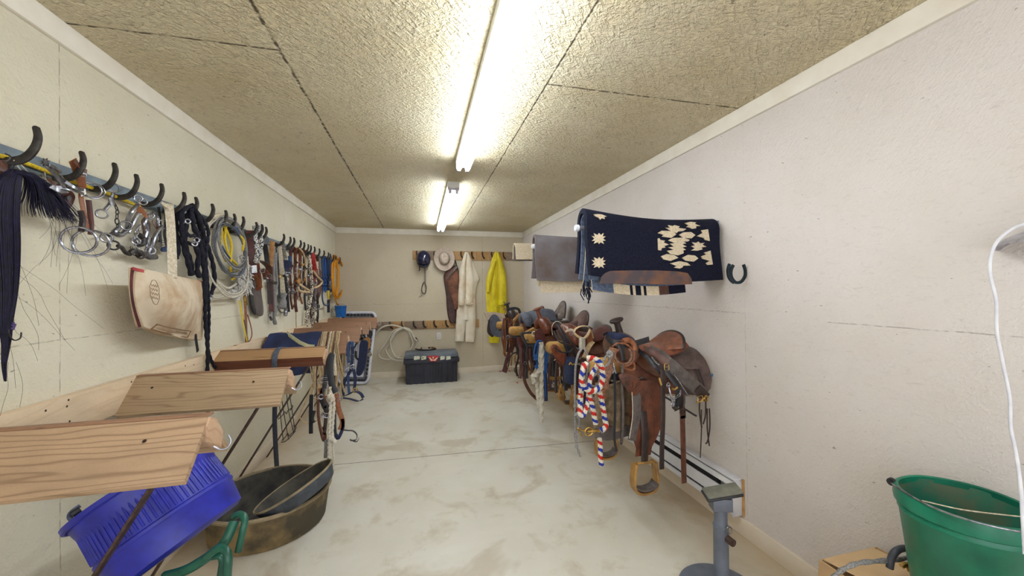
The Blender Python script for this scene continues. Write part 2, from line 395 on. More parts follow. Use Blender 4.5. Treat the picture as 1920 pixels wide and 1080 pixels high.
# floor
m,nt,b,tc=base('concrete'); M_fl=m
g=nd(nt,'ShaderNodeNewGeometry').outputs['Position']; sx=nd(nt,'ShaderNodeSeparateXYZ'); nt.links.new(g,sx.inputs[0])
n1=noise(nt,g,1.1,6,.6,.4); n2=noise(nt,g,3.4,6,.65,.25); n3=noise(nt,g,60,2,.6); n4=noise(nt,mapv(nt,g,(1,1,1),(0,0,0),(4,2,0)),1.7,4,.6,.6)
c=mixc(nt,ramp(nt,n1,[(.35,0.),(.65,1.)]),lin((214,210,198)),lin((200,194,178)))
c=mixc(nt,mth(nt,'MULTIPLY',ramp(nt,n2,[(.54,0.),(.68,1.)]),.4),c,lin((160,138,98)))
c=mixc(nt,mth(nt,'MULTIPLY',ramp(nt,n4,[(.56,0.),(.64,1.)]),.35),c,lin((150,122,80)))
c=mixc(nt,mth(nt,'MULTIPLY',ramp(nt,n3,[(.73,0.),(.76,1.)]),.5),c,lin((120,100,70)))
# yellow-brown tint, stronger towards the foot of both walls
dl=mth(nt,'MINIMUM',mth(nt,'SUBTRACT',sx.outputs[0],XL),mth(nt,'SUBTRACT',XR,sx.outputs[0])); dl=mth(nt,'ADD',dl,mth(nt,'MULTIPLY',mth(nt,'SUBTRACT',n2,.5),.8))
c=mixc(nt,mth(nt,'MULTIPLY',ramp(nt,dl,[(.0,1.),(.55,0.)]),.55),c,lin((172,140,88)))
p1,p2=Fz(620,872),Fz(1100,828); sl=(p2.y-p1.y)/(p2.x-p1.x)
dj=mth(nt,'ABSOLUTE',mth(nt,'SUBTRACT',mth(nt,'SUBTRACT',sx.outputs[1],mth(nt,'MULTIPLY',sx.outputs[0],sl)),p1.y-p1.x*sl))
jn=mth(nt,'LESS_THAN',mth(nt,'ADD',dj,mth(nt,'MULTIPLY',mth(nt,'SUBTRACT',noise(nt,g,25,2),.5),.006)),.0055)
c=mixc(nt,mth(nt,'MULTIPLY',jn,.75),c,lin((90,78,62)))
nt.links.new(c,b.inputs['Base Color']); b.inputs['Roughness'].default_value=.42; b.inputs['Specular IOR Level'].default_value=.35
bump(nt,b,mth(nt,'SUBTRACT',mth(nt,'MULTIPLY',n2,.3),jn),.15,.004)
T=.12
def struct(name, c, d, m, bev=0):
    return MB().box(c,d,bev=bev).build(name,m,kind='structure')
struct('floor',((XL+XR)/2,(YB+D)/2,-T/2),(XR-XL+2*T,D-YB+2*T,T),M_fl)
struct('ceiling',((XL+XR)/2,(YB+D)/2,H+T/2),(XR-XL+2*T,D-YB+2*T,T),M_ce)
struct('wall_left',(XL-T/2,(YB+D)/2,H/2),(T,D-YB,H),M_wl)
struct('wall_right',(XR+T/2,(YB+D)/2,H/2),(T,D-YB,H),M_wr)
struct('wall_back',((XL+XR)/2,D+T/2,H/2),(XR-XL+2*T,T,H),M_wb)
ct=.019; ch=H-L(257,180,ct).z
struct('trim_1',(XL+ct/2,(YB+D)/2,H-.045),(ct,D-YB,.09),M_trim,.002)
struct('trim_2',(XR-ct/2,(YB+D)/2,H-.045),(ct,D-YB,.09),M_trim,.002)
struct('trim_3',((XL+XR)/2,D-ct/2,H-.045),(XR-XL-2*ct,ct,.09),M_trim,.002)
bh=.1
struct('baseboard_left',(XL+.008,(YB+D)/2,bh/2),(.016,D-YB,bh),M_base,.002)
struct('baseboard_right',(XR-.008,(YB+D)/2,bh/2),(.016,D-YB,bh),M_base,.002)
struct('baseboard_back',((XL+XR)/2,D-.008,bh/2),(XR-XL-.034,.016,bh),M_base,.002)
# ---------------------------------------------------------------- the two fluorescent fixtures
M_white = mk('white_enamel',(225,225,222),(205,205,200),.35,sc=4,bmp=0)
M_glow = flat('lit_tube',(236,245,255),.3,0,TUBE_E)
M_sock = mk('lamp_socket',(190,186,196),(165,160,172),.4,sc=10,bmp=0)
def fixture(y0, y1, xc, label, rz):
    t=thing('fluorescent_fixture',label,'ceiling light',(xc,(y0+y1)/2,H-.12),'twin-tube shop lights on the ceiling')
    o=V((0,0,0)); h=.05
    prof=[(-.056,0),(-.056,-.045),(-.03,-.062),(.03,-.062),(.056,-.045),(.056,0)]
    Mx=Matrix(((1,0,0,xc),(0,0,-1,(y0+y1)/2),(0,1,0,H),(0,0,0,1)))
    MB().prism([(a,b_) for a,b_ in prof],(y1-y0),Mx).build('housing',M_white,t)
    for k in (-1,1):
        x=xc+k*.033; z=H-.092
        MB().tube([(x,y0+.03,z),(x,y1-.03,z)],.019,16).build('lamp_tube',M_glow,t)
    for y in (y0+.012,y1-.012):
        m_=MB()
        for k in (-1,1):
            m_.box((xc+k*.033,y,H-.085),(.03,.03,.058),bev=.008)
        m_.box((xc,y,H-.05),(.11,.022,.06),bev=.004)
        m_.build('socket',M_sock,t)
    t.rotation_euler=(0,0,rz)
    return t
a0=Fz(875,318,H-.09); a1=Fz(847,352,H-.06); a2=Fz(828,432,H-.09)
fixture(a0.y-2.44,a0.y,a0.x-.03,'long twin-tube fluorescent light on the ceiling nearest the camera',0)
fixture(a1.y,a2.y,(a1.x+a2.x)/2,'shorter looking twin-tube fluorescent light further back near the far wall',0)
print('FIX',a0,a1,a2,'zl',zl,zr,zr2,yl,yr, 'ch',ch, 'bh', Fz(0,0))
# ================================================================ left wall: rail, hooks
M_rail = mk('blue_grey_paint',(118,132,140),(94,106,114),.5,.2,sc=14,bmp=.15)
rz0,rz1=1.872,1.935
MB().box((XL+.01,(YB+D-.03)/2,(rz0+rz1)/2),(.02,D-YB-.03,rz1-rz0),bev=.002).build('hook_rail',M_rail,label='long blue-grey painted rail carrying the row of horseshoe hooks on the left wall',cat='rail')
def hook_mb(s=1.):
    m_=MB(); pts=sp([(.0,0,-.012),(.030,0,-.016),(.062,0,-.004),(.085,0,.026),(.094,0,.062),(.090,0,.092)],6)
    m_.strap(pts,lambda q:.021-.006*q*q,.0095,side=lambda q:(math.cos(q*1.6+1.5),0,math.sin(q*1.6+1.5)))
    return m_
def flat_hook(s=1.):
    # half horseshoe: flat width lies in the plane of the curve
    C=[V(p) for p in sp([(.0,0,-.014),(.030,0,-.016),(.062,0,-.004),(.085,0,.026),(.094,0,.062),(.088,0,.095)],6)]
    vs=[];fs=[];N=len(C)
    for i,p in enumerate(C):
        d=(C[min(i+1,N-1)]-C[max(i-1,0)]).normalized(); n=V((d.z,0,-d.x)); w_=(.0125-.005*(i/(N-1))**2)
        if i==N-1: w_*=.5
        for a_,b_ in ((-w_,-.0035),(-w_*.7,-.0055),(w_*.7,-.0055),(w_,-.0035),(w_,.0035),(w_*.7,.0055),(-w_*.7,.0055),(-w_,.0035)): vs.append(p*s+n*a_*s+V((0,b_,0)))
    for i in range(N-1):
        for k in range(8): fs.append((i*8+k,i*8+(k+1)%8,i*8+8+(k+1)%8,i*8+8+k))
    fs.append(tuple(range(8))[::-1]); fs.append(tuple((N-1)*8+k for k in range(8)))
    return MB().add(vs,fs)
tips=[(50,245),(143,290),(205,305),(247,325),(293,340),(334,362),(361,372),(392,388),(416,400),(435,402),(450,407),(475,421),(485,420),(494,423),(527,437),(539,444),(547,443),(559,451.5),(566,455),(573,458),(579,461),(586.7,464),(595.5,468),(604,469),(612,473),(615.5,475.5),(623,479),(627,478),(634.4,482)]
what=['nearest the camera, holding the horsehair','behind the spurs, second from the camera','above the large-ring bit, third from the camera','holding the small snaffle bit','holding the long-shanked silver bit','above the canvas feed bag strap','holding the black braided ropes','just right of the black braided ropes','inside the coil of grey lariat','first right of the grey coil','second right of the grey coil','holding the brown halter with the white tag','holding the black and white braided rein','holding the round black strap end','left of the cream sheepskin strap','second after the long gap','largest arc right of the cream strap','first above the brown bridles','second above the brown bridles','third above the brown bridles','left of the red halter strap','above the red halter strap','just right of the red halter strap','big arc above the blue halters','first above the dark blue ropes','second above the dark blue ropes','third above the dark blue ropes','left of the orange rope coil','holding the orange rope by the corner']
h0=None
for i,((px,py),wd) in enumerate(zip(tips,what)):
    p=L(px,py,.088); lab='iron horseshoe hook on the left rail, '+wd
    if h0 is None:
        mb=flat_hook(); 
        mb.v=[v+V((XL+.02,p.y,1.893)) for v in mb.v]
        h0=mb.build('horseshoe_hook',M_iron,label=lab,cat='hook',group='horseshoe hooks along the left rail'); dz=h0.location-V((XL+.02,p.y,1.893))
        z0_=h0.location.z; y0_=p.y; h0.scale=(1.08,1,1.08)
    else:
        c_=h0.copy(); S.collection.objects.link(c_); c_.location=(h0.location.x,h0.location.y+(p.y-y0_),z0_+random.uniform(-.004,.004)); c_['label']=lab
        c_.rotation_euler=(0,random.uniform(-.05,.05),random.uniform(-.12,.12)); s_=random.uniform(.94,1.04); c_.scale=(s_,1,s_)
hang('extension_cord','yellow cord lying along the top of the blue-grey rail behind the hooks','cord',L,[('cord',M_ry,'t',7,[(-60,278),(0,292),(40,303),(80,318),(117,333),(150,345),(190,358),(225,372),(245,380),(262,388)])],off=.03)
# ---------------------------------------------------------------- horsehair tassels
def tassel(label, spine, spread, n, rad, seed, wisps):
    rnd=random.Random(seed); S3=[L(*q) for q in spine]; top=S3[0]
    t=thing('horsehair_tassel',label,'horsehair',top)
    m_=MB()
    for i in range(n):
        a=rnd.uniform(-1,1); b_=rnd.uniform(-1,1); l=rnd.uniform(.8,1.); pts=[]
        for j,(p,sv) in enumerate(zip(S3,spread)):
            pts.append(p+V((b_*sv*.45,a*sv,rnd.uniform(-.006,.006)+(-abs(a)*sv*.1))))
        k=max(3,int(len(pts)*l+.99)); P_=sp(pts[:k],5)
        m_.tube(P_,(lambda q,r=rad*rnd.uniform(.6,1.3):r*(1-.8*q)),5)
    m_.build('hair',M_hair,t)
    w_=MB()
    for i in range(wisps):
        j=rnd.randrange(len(S3)//3,len(S3)); p=S3[j]+V((rnd.uniform(0,.03),rnd.uniform(-1,1)*spread[j]*.8,0)); pts=[p]
        d=V((rnd.uniform(-.01,.03),rnd.uniform(.0,.05),-.04))
        for q in range(5): d=d+V((rnd.uniform(-.01,.01),rnd.uniform(-.03,.02),rnd.uniform(-.03,.008))); pts.append(pts[-1]+d*.7)
        pts=[V((max(q_.x,XL+.012),q_.y,q_.z)) for q_ in pts]
        w_.tube(sp(pts,4),.0004,3)
    w_.build('stray_hair',M_hair,t)
    return t
t1=tassel('long dark horsehair tassel hanging down the wall at the left edge',[(30,322,.08),(14,345,.08),(8,400,.07),(10,450,.06),(12,500,.05),(13,550,.045),(10,600,.045),(12,640,.04),(8,680,.035),(10,712,.03)],[.012,.026,.030,.030,.027,.022,.016,.011,.006,.003],160,.0032,3,14)
MB().tube(tr(L,[(22,604),(24,612),(21,618),(26,608),(20,612)],.05,3),.006,6).build('thread_wrap',mk('purple_thread',(92,70,120),(60,44,88),.8),t1)
MB().tube(tr(L,[(16,618),(18,630),(27,638),(38,634),(40,623)],.05,6),.0022,6).build('wire_hook',M_iron,t1)
t2=tassel('short fanned dark horsehair tassel beside the spurs',[(30,322,.085),(50,326,.09),(66,336,.09),(78,352,.085),(88,372,.08),(96,392,.075),(104,408,.07)],[.01,.018,.026,.04,.058,.078,.09],220,.0022,5,16)
hang('tassel_collar','purple braided collar binding the horsehair tassels to the first hook','collar',L,[('binding',M_lb,'s',16,[(2,300),(8,318),(6,334),(0,345)]),('binding',M_lk,'t',7,[(22,296),(24,306),(18,318),(14,330)]),('loop',M_steel,'t',3,[(3,304),(14,302),(20,294),(10,288)]),('tie',M_rw,'t',2,[(26,300),(40,320),(56,332)],{'off':.06}),('tie',M_rw,'t',2,[(36,306),(48,318),(60,334)],{'off':.06})],off=.05)
# ---------------------------------------------------------------- spurs and bits
N1=(.72,-.69,0)
hang('spur','silver spur with rowel on the second hook','spur',L,[
 ('heel_band',M_steel,'s',6,[(78,328,.05),(92,348,.09),(118,352,.12),(140,357,.11),(160,365,.06)],{'side':(0,0,1),'t':.004}),
 ('shank',M_steel,'t',7,[(120,352,.12),(105,330,.12),(92,316,.12),(88,308,.12)]),
 ('rowel',M_iron,'p',.004,[(85+ (9 if k%2 else 4.5)*math.cos(k*math.pi/8), 304+(8 if k%2 else 4)*math.sin(k*math.pi/8)) for k in range(16)],{'smooth':False,'off':.13}),
 ('button',M_steel,'o',(4,3),[(130,350,.12)])],nrm=N1)
hang('spur','second silver spur overlapping the first, curved band below','spur',L,[
 ('heel_band',M_steel,'s',8,[(84,326,.05),(86,340,.09),(97,350,.12),(112,358,.12),(128,358,.1)],{'side':(0,0,1),'t':.004}),
 ('heel_band',M_steel,'s',6,[(102,318,.06),(120,338,.12),(140,352,.13),(156,356,.1)],{'side':(0,0,1),'t':.004}),
 ('shank',M_steel,'t',7,[(112,322,.1),(100,314,.12),(90,309,.13)]),
 ('strap',M_lb,'s',10,[(88,332,.05),(98,345,.06),(115,352,.06)])],nrm=N1)
hang('spur_strap','scalloped tooled brown leather spur strap below the tassel','strap',L,[
 ('leather',M_lw,'p',.005,[(118,362),(132,358),(140,368),(136,382),(130,392),(128,404),(120,404),(118,388),(113,376)]),
 ('concho',M_iron,'p',.006,[(124,368),(130,366),(132,372),(126,376)],{'off':.045}),('buckle',M_steel,'b',(10,12),[(126,406)])],off=.035,nrm=N1)
hang('spur_strap','tan spur strap with silver buckle over the second hook','strap',L,[
 ('leather',M_lt,'s',15,[(136,300,.09),(144,318,.08),(152,338,.06),(155,352,.05)]),
 ('buckle',M_steel,'b',(13,10),[(152,325,.09)]),('keeper',M_lb,'s',8,[(140,302,.10),(150,312,.10),(162,322,.10)])],nrm=N1)
hang('ring_bit','large-ring bit with two big silver rings hung from a tan leather strap','bit',L,[
 ('hanger',M_lt,'s',11,[(155,350,.06),(152,368,.05),(156,392,.05),(160,412,.05),(164,430,.05)]),
 ('tag',flat('paper_tag',(232,230,228),.7),'p',.002,[(150,358),(160,354),(161,364),(152,369)],{'off':.07,'smooth':False}),
 ('mouthpiece',M_ld,'t',9,[(151,395,.06),(155,412,.06),(152,434,.06)]),('mouthpiece',M_lw,'t',8,[(166,375,.05),(169,400,.05),(171,420,.05),(170,440,.05)]),
 ('ring',M_steel,'o',(23,4.6),[(148,450,.06)],{'asp':1.05}),('ring',M_steel,'o',(24,4.4),[(171,456,.045)],{'asp':1.0}),
 ('upper_ring',M_steel,'o',(14,3),[(176,358,.05)],{'asp':1.}),('upper_ring',M_steel,'o',(14,3),[(170,356,.06)],{'asp':1.})],off=.05,nrm=(.5,-.86,0))
hang('snaffle_bit','small silver snaffle bit hanging from the fourth hook','bit',L,[
 ('shank',M_steel,'t',6,[(213,358,.06),(210,372,.05),(206,382,.05),(196,394,.05)]),('cheek',M_steel,'t',8,[(207,370,.06),(211,384,.06)]),
 ('ring',M_steel,'o',(8,3),[(191,401,.05),(213,352,.07)]),('chain',M_iron,'k',6,[(213,380),(220,394),(219,410),(221,428)])],off=.045,nrm=N1)
hang('curb_bit','long-shanked silver curb bit with rings and a twisted mouthpiece','bit',L,[
 ('shank',M_steel,'t',7,[(258,384,.07),(246,398,.07),(240,412,.06),(238,428,.05)]),('shank',M_steel,'t',7,[(266,390,.05),(254,408,.05),(246,424,.05),(240,436,.05)]),
 ('ring',M_steel,'o',(8,3.4),[(237,423,.06),(200,446,.05)]),('hook_ring',M_steel,'o',(6,3),[(259,372,.09),(268,378,.09)]),
 ('mouthpiece',M_steel,'t',9,[(238,430),(226,441),(214,436),(222,428)]),('arm',M_iron,'t',6,[(222,436),(210,438),(203,442)]),('strap',M_lt,'s',6,[(264,380,.07),(258,388,.07),(262,398,.06)])],off=.05,nrm=N1)
hang('shank_bit','dark curved-shank bit lowest in the cluster of bits','bit',L,[
 ('ring',M_iron,'o',(8,3.4),[(213,460)]),('shank',M_iron,'t',7,[(221,461),(228,464),(236,474),(244,477)]),('mouthpiece',M_iron,'t',9,[(242,476),(250,470),(258,474),(263,478)]),
 ('ring',M_iron,'o',(6,4),[(264,478)]),('port',M_steel,'t',11,[(270,476),(280,482),(291,482)]),('chain',M_iron,'k',6,[(246,462),(250,474),(262,484)])],off=.05,nrm=N1)
hang('curb_bit','bright silver S-shanked bit just left of the feed bag strap','bit',L,[
 ('shank',M_steel,'t',7,[(304,424,.06),(296,434,.06),(288,448,.06),(285,462,.06),(280,474,.05)]),('ring',M_steel,'o',(8,3),[(308,420,.06)]),('ring',M_steel,'o',(7,3),[(282,470,.06)]),
 ('arch',M_steel,'t',5,[(278,402),(288,399),(296,408),(296,420)]),('plate',M_steel,'p',.005,[(270,480),(284,476),(296,482),(286,487),(276,486)]),('strap',M_lb,'s',6,[(286,414),(292,424),(298,432)])],off=.05,nrm=N1)
hang('curb_bit','tangled brown and silver bit with curb chain in the middle of the cluster','bit',L,[
 ('strap',M_lt,'s',8,[(262,390,.07),(272,402,.06),(276,408,.06)]),('shank',M_steel,'t',8,[(278,404),(270,418),(274,432),(270,446)]),('shank',M_steel,'t',6,[(274,420),(278,440),(276,460),(280,472)]),
 ('cheek_plate',M_rust,'p',.006,[(266,412),(276,410),(281,424),(279,442),(272,446),(268,430)]),('mouthpiece',M_iron,'t',9,[(260,440),(268,446),(266,458),(256,458)]),
 ('curb_chain',M_steel,'k',7,[(264,420),(258,432),(254,450),(260,468),(276,476)]),('ring',M_steel,'o',(6,3),[(255,452),(281,404)])],off=.045,nrm=N1)
hang('halter_strap','black strap with a buckle and blue clip behind the feed bag strap','strap',L,[
 ('strap',M_lk,'s',7,[(297,388),(300,410),(300,440),(302,462)]),('strap',M_lk,'s',7,[(312,392),(310,420),(308,440),(313,462)]),('buckle',M_steel,'b',(12,8),[(305,455)]),
 ('tag',M_gweb,'p',.004,[(292,458),(300,454),(304,462),(297,468)]),('clip',M_bweb,'p',.008,[(303,465),(314,462),(316,471),(304,472)])],off=.035,nrm=N1)
# ---------------------------------------------------------------- canvas feed bag
M_canvas = mk('soiled_canvas',(206,190,164),(176,148,116),.85,0,sc=7,bmp=.5,det=6,lo=.4,hi=.62)
M_canvas2 = mk('canvas_stain',(140,110,84),(110,84,64),.85,0,sc=12,bmp=.5)
M_trimred = mk('red_binding',(186,62,60),(150,44,46),.7,0,sc=20,bmp=.2); M_trimdk=mk('dark_binding',(100,40,46),(66,30,36),.7,0,sc=20,bmp=.2)
tl,trr,bl,br=(249,502,.15),(381,529,.06),(258,606,.13),(372,636,.06)
def bagf(u,v,o=0.):
    # u along the wall, v downward
    v0=v; v=max(0.,v); xt=249+132*u; yt=502+27*u-6*math.sin(u*math.pi)*-.5
    xb=262+112*u; yb=612+26*u+5*math.sin(u*math.pi)
    bul=.05*math.sin(math.pi*min(1,v*1.05))*math.sin(math.pi*u)**.7+.012*math.sin(9*u+4*v)*v
    v_=v; x=xt+(xb-xt)*v**1.3-(6*math.sin(v*math.pi) if u<.01 else 0); y=yt+(yb-yt)*v0
    return L(x,y,(.14-.09*u)*(1-.25*v)+bul+o)
t=thing('feed_bag','dirty cream canvas feed bag with red binding on the left wall','feed bag',L(318,395,.06))
MB().sheet(bagf,26,20,lambda u,v:.03+.05*math.sin(math.pi*min(1,max(0,u)))*math.sin(math.pi*min(.9,v+.1))).build('bag_body',M_canvas,t)
MB().sheet(lambda u,v:bagf(u,-.012+.05*v,.5*(.03+.0155*math.sin(math.pi*u))+.003),24,3,.005).build('top_binding',M_trimred,t)
MB().tube([bagf(0,v/20,.0) for v in range(21)],.006,8).build('side_binding',M_trimdk,t)
MB().strap(tr(L,[(310,388,.09),(316,386,.085),(320,420,.08),(322,460,.09),(323,500,.115),(323,520,.125)],0,5),.05,.003,(.3,1,0)).build('web_strap',M_wweb,t)
m_=MB(); m_.tube([bagf(u,v,.0) for u,v in []] or [bagf(.2,.08,.046),bagf(.2,.08,.05)],.001,4)
st=[bagf(.30+.075*math.cos(a*math.pi/8)*(1 if a%2 else .85),.32+.21*math.sin(a*math.pi/8),.045) for a in range(16)]
m_=MB().tube(st,.0012,5,closed=True)
for zz in (.2,.27,.34,.41): m_.tube([bagf(.25+.1*k/6,zz+(.025 if k%2 else -.01),.047) for k in range(7)],.0011,5)
m_.build('stamp',M_canvas2,t)
MB().tube([bagf(u,.97,.03) for u in (.2,.35,.5,.65,.8)]+[bagf(u,.86,.05) for u in (.85,.7,.5,.3)],.0035,6,closed=True).build('seam_fold',M_canvas2,t)
m_=MB().lathe([(0.0001,.003),(.02,.003),(.022,0),(.02,-.003),(.0001,-.003)],20,Matrix.Translation(bagf(.965,.66,.012))@Matrix.Rotation(math.pi/2,4,'Y')); m_.build('vent_patch',M_gweb,t)
# ---------------------------------------------------------------- black braided ropes
def zb(w,pts,**k): return ('rope',M_rk,'z',w,pts,k)
hang('braided_rope','bundle of black braided ropes looped over the seventh hook','rope',L,[
 zb(8,[(362,385,.08),(345,392,.08),(332,402,.06),(330,430,.05),(334,460,.05),(331,485,.05)]),zb(8,[(360,388,.09),(342,396,.1),(341,430,.08),(344,460,.07),(352,490,.07),(358,516,.06)]),
 zb(7,[(355,392,.09),(350,420,.09),(347,455,.08),(358,490,.07),(362,515,.06)]),zb(8,[(358,390,.11),(362,420,.11),(371,445,.1),(378,470,.1),(384,520,.09),(382,560,.08)]),
 zb(7,[(362,388,.11),(374,410,.12),(382,440,.11),(392,470,.1),(400,500,.09),(402,530,.08),(394,556,.07)]),zb(6,[(346,430,.08),(356,442,.1),(368,440,.1),(378,432,.1),(386,430,.1)]),
 zb(6,[(352,455,.09),(366,460,.1),(374,448,.1),(366,440,.09)]),zb(8,[(367,462,.09),(372,480,.09),(370,505,.08),(374,520,.08)]),
 ('buckle',M_steel,'o',(4,3),[(352,415,.11),(369,450,.12),(365,457,.12),(393,557,.08)])],nrm=N1)
hang('lead_rope','pair of long thin black braided cords hanging straight down past the feed bag','rope',L,[
 zb(6,[(366,392,.1),(378,440,.1),(384,480,.1),(386,540,.09),(385,600,.08),(389,650,.07),(389,690,.06),(388,730,.05),(390,778,.05)]),
 zb(5,[(368,395,.11),(390,430,.12),(386,480,.11),(390,540,.09),(392,600,.08),(390,650,.06),(396,675,.05),(404,690,.05)]),
 ('popper',M_lk,'s',7,[(367,626,.06),(368,640,.06),(371,659,.05)])])
# ---------------------------------------------------------------- grey, cream and yellow coils
def coil(cx,cy,rx,ry,tilt,n,wob,seed,off=.06):
    rnd=random.Random(seed); out=[]
    for i in range(n*14):
        a=i*2*math.pi/14; r1=1+wob*math.sin(a*.37+seed)+rnd.uniform(-.02,.02); x=rx*r1*math.cos(a); y=ry*r1*math.sin(a)
        out.append((cx+x+tilt*y+rnd.uniform(-1,1),cy+y,off+.012*math.sin(a*.31+seed)+rnd.uniform(-.003,.003)))
    return out
hang('lariat','large coil of cream and grey lariat rope hanging on the left rail','rope',L,[
 ('coil',M_rw,'t',3.6,coil(424,480,38,74,.18,3,.05,1,.075)),('coil',M_rg,'t',3.2,coil(430,462,28,52,.15,4,.06,2,.065)),('loop',M_wweb,'t',7,[(386,470,.06),(384,440,.07),(392,415,.08),(404,404,.08),(418,402,.09)]),
 ('loop',M_rw,'t',4.5,[(390,440,.06),(392,490,.06),(402,520,.06),(426,540,.06),(446,530,.05)]),('loop',M_rw,'t',4,[(386,500,.05),(388,535,.05),(398,556,.05),(412,558,.05),(430,548,.05)])])
hang('lariat','thin steel-grey coil of cable inside the cream lariat','cable',L,[('coil',M_rg,'t',2.6,coil(436,456,24,46,.2,5,.07,5,.09)),('coil',mk('grey_cable',(96,100,108),(70,72,78),.5),'t',2.4,coil(432,470,27,48,.2,3,.05,8,.1))])
hang('hank_of_cord','yellow cord folded inside the lariat coil','cord',L,[('cord',M_ry,'t',4.5,[(414,418),(416,440),(414,462),(418,478),(424,490)]),('cord',M_ry,'t',4.5,[(418,418),(428,440),(434,460),(432,490),(433,510)]),('cord',M_ry,'t',4,[(424,424),(422,450),(430,480),(446,500),(440,520),(436,524)]),
 ('cord',M_bweb,'t',3,[(416,460),(424,475),(434,488)]),('cord',M_bweb,'s',5,[(440,425,.1),(446,432,.1),(449,440,.1)]),('cord',M_ry,'t',4,[(450,442,.1),(457,452,.1),(455,470,.1)])],off=.07)
M_fluff=mk('white_fleece',(226,222,216),(186,180,172),.95,0,sc=60,bmp=1.,det=5,dist=.01)
t=thing('mohair_cinch','shaggy white fleece hanging below the coils on the left wall','fleece',L(455,470,.05)); m_=MB(); rnd=random.Random(4)
for i in range(240):
    v=rnd.random(); cx=452+8*v+rnd.uniform(-1,1)*(6+9*math.sin(v*3.1)); cy=478+64*v
    p=L(cx,cy,.05+rnd.uniform(0,.03)); pts=[p]
    for q in range(3): pts.append(pts[-1]+V((rnd.uniform(-.006,.012),rnd.uniform(-.02,.02),rnd.uniform(-.025,.0))))
    m_.tube(sp(pts,3),.0035,5)
m_.build('strings',M_fluff,t)
hang('mohair_cinch','small grey-white frayed cinch end left of the fleece','fleece',L,[('strings',M_fluff,'t',12,[(442,535,.04),(446,550,.04),(443,562,.03)]),('strings',M_fluff,'t',10,[(430,545,.03),(440,548,.04),(450,545,.04)])])
hang('strap','yellow strap with brown snap-end lead hanging to the ledger board','strap',L,[('strap',M_ry,'s',6,[(447,548),(452,580),(458,615),(464,640)]),('strap',M_bweb,'s',4,[(457,600),(463,630),(468,655)])],off=.03)
hang('lead_strap','thin brown leather lead with a brass snap hanging left of the yellow strap end','strap',L,[('strap',M_lt,'s',4,[(458,540),(459,560),(461,600),(462,658)]),('cord',M_lt,'t',2,[(464,590),(470,610),(472,630),(462,645),(440,648)]),('snap',M_brass,'t',6,[(459,556),(460,566),(461,572)])],off=.025)
# ---------------------------------------------------------------- halters and straps further along
hang('leather_halter','brown leather halter with a white tag','halter',L,[
 ('crown',M_lw,'s',12,[(468,432,.06),(470,460,.05),(473,490,.05),(476,520,.05)]),('cheek',M_lr,'s',9,[(480,440,.07),(478,470,.06),(482,500,.06),(486,530,.05),(484,545,.05)]),
 ('noseband',M_lb,'s',10,[(482,488,.07),(494,492,.08),(504,502,.08),(506,515,.07)]),('noseband',M_lr,'s',12,[(490,505,.06),(498,512,.07),(500,524,.06)]),('throat',M_lt,'s',8,[(476,516,.06),(484,528,.06),(488,540,.06)]),
 ('tag',flat('white_tag',(225,226,230),.6),'p',.003,[(472,498),(481,497),(482,511),(472,512)],{'off':.09,'smooth':False}),('buckle',M_steel,'b',(8,8),[(492,507,.1),(498,524,.08),(504,518,.09)])],off=.05,nrm=N1)
hang('braided_rein','black and white speckled braided rein over the thirteenth hook','rein',L,[('braid',mk('speckled_braid',(230,228,224),(40,38,36),.8,0,sc=110,bmp=.4,lo=.47,hi=.53),'z',8,[(478,424,.08),(478,445,.08),(482,470,.08),(480,490,.08)]),
 ('braid',mk('speckled_braid_b',(214,210,204),(30,28,26),.8,0,sc=120,bmp=.4,lo=.47,hi=.53),'z',8,[(484,424,.09),(489,450,.09),(488,470,.09),(481,492,.09)])])
hang('leather_paddle','wide dark grey leather strap end hanging to a rounded tip','strap',L,[('blade',M_lg,'p',.006,[(476,500),(487,520),(490,550),(494,585),(489,593),(482,590),(476,575),(473,540)]),('blade',M_lk,'p',.006,[(471,500),(476,520),(475,560),(480,588),(474,586),(470,560)])],off=.03)
hang('strap','thick black strap with round black knob over the fourteenth hook','strap',L,[('knob',M_lk,'p',.02,[(491,445),(497,442),(502,447),(501,456),(494,458),(490,452)],{'off':.08}),('strap',M_lk,'s',8,[(495,452,.06),(499,475,.05),(502,500,.05),(505,520,.05)])])
hang('strap','amber and brown leather strap reaching lowest left of the grey mane rope','strap',L,[('strap',M_lo,'s',8,[(511,452),(509,475),(507,500)]),('strap',M_lw,'s',8,[(508,500),(507,530),(508,560),(509,585)]),('strap',M_ld,'s',7,[(503,520),(505,545),(506,570)]),('snap',M_steel,'t',5,[(508,585),(506,592),(509,600)])],off=.04)
hang('rein','grey cord rein gathered with a black band','rein',L,[('strand',M_rg,'t',5,[(514,462),(514,490),(512,530),(517,565),(516,590)]),('strand',M_rg,'t',5,[(518,465),(517,500),(519,530),(515,560),(516,592)]),('strand',M_rg,'t',4,[(511,480),(513,520),(514,560),(515,592)]),('strand',M_rk,'t',4,[(516,455),(518,480),(522,510)]),('band',M_lk,'s',5,[(511,527,.07),(516,530,.07),(520,530,.07)],{'side':(0,0,1)}),('knot',M_rg,'z',6,[(516,582),(514,594),(516,608)])],off=.045)
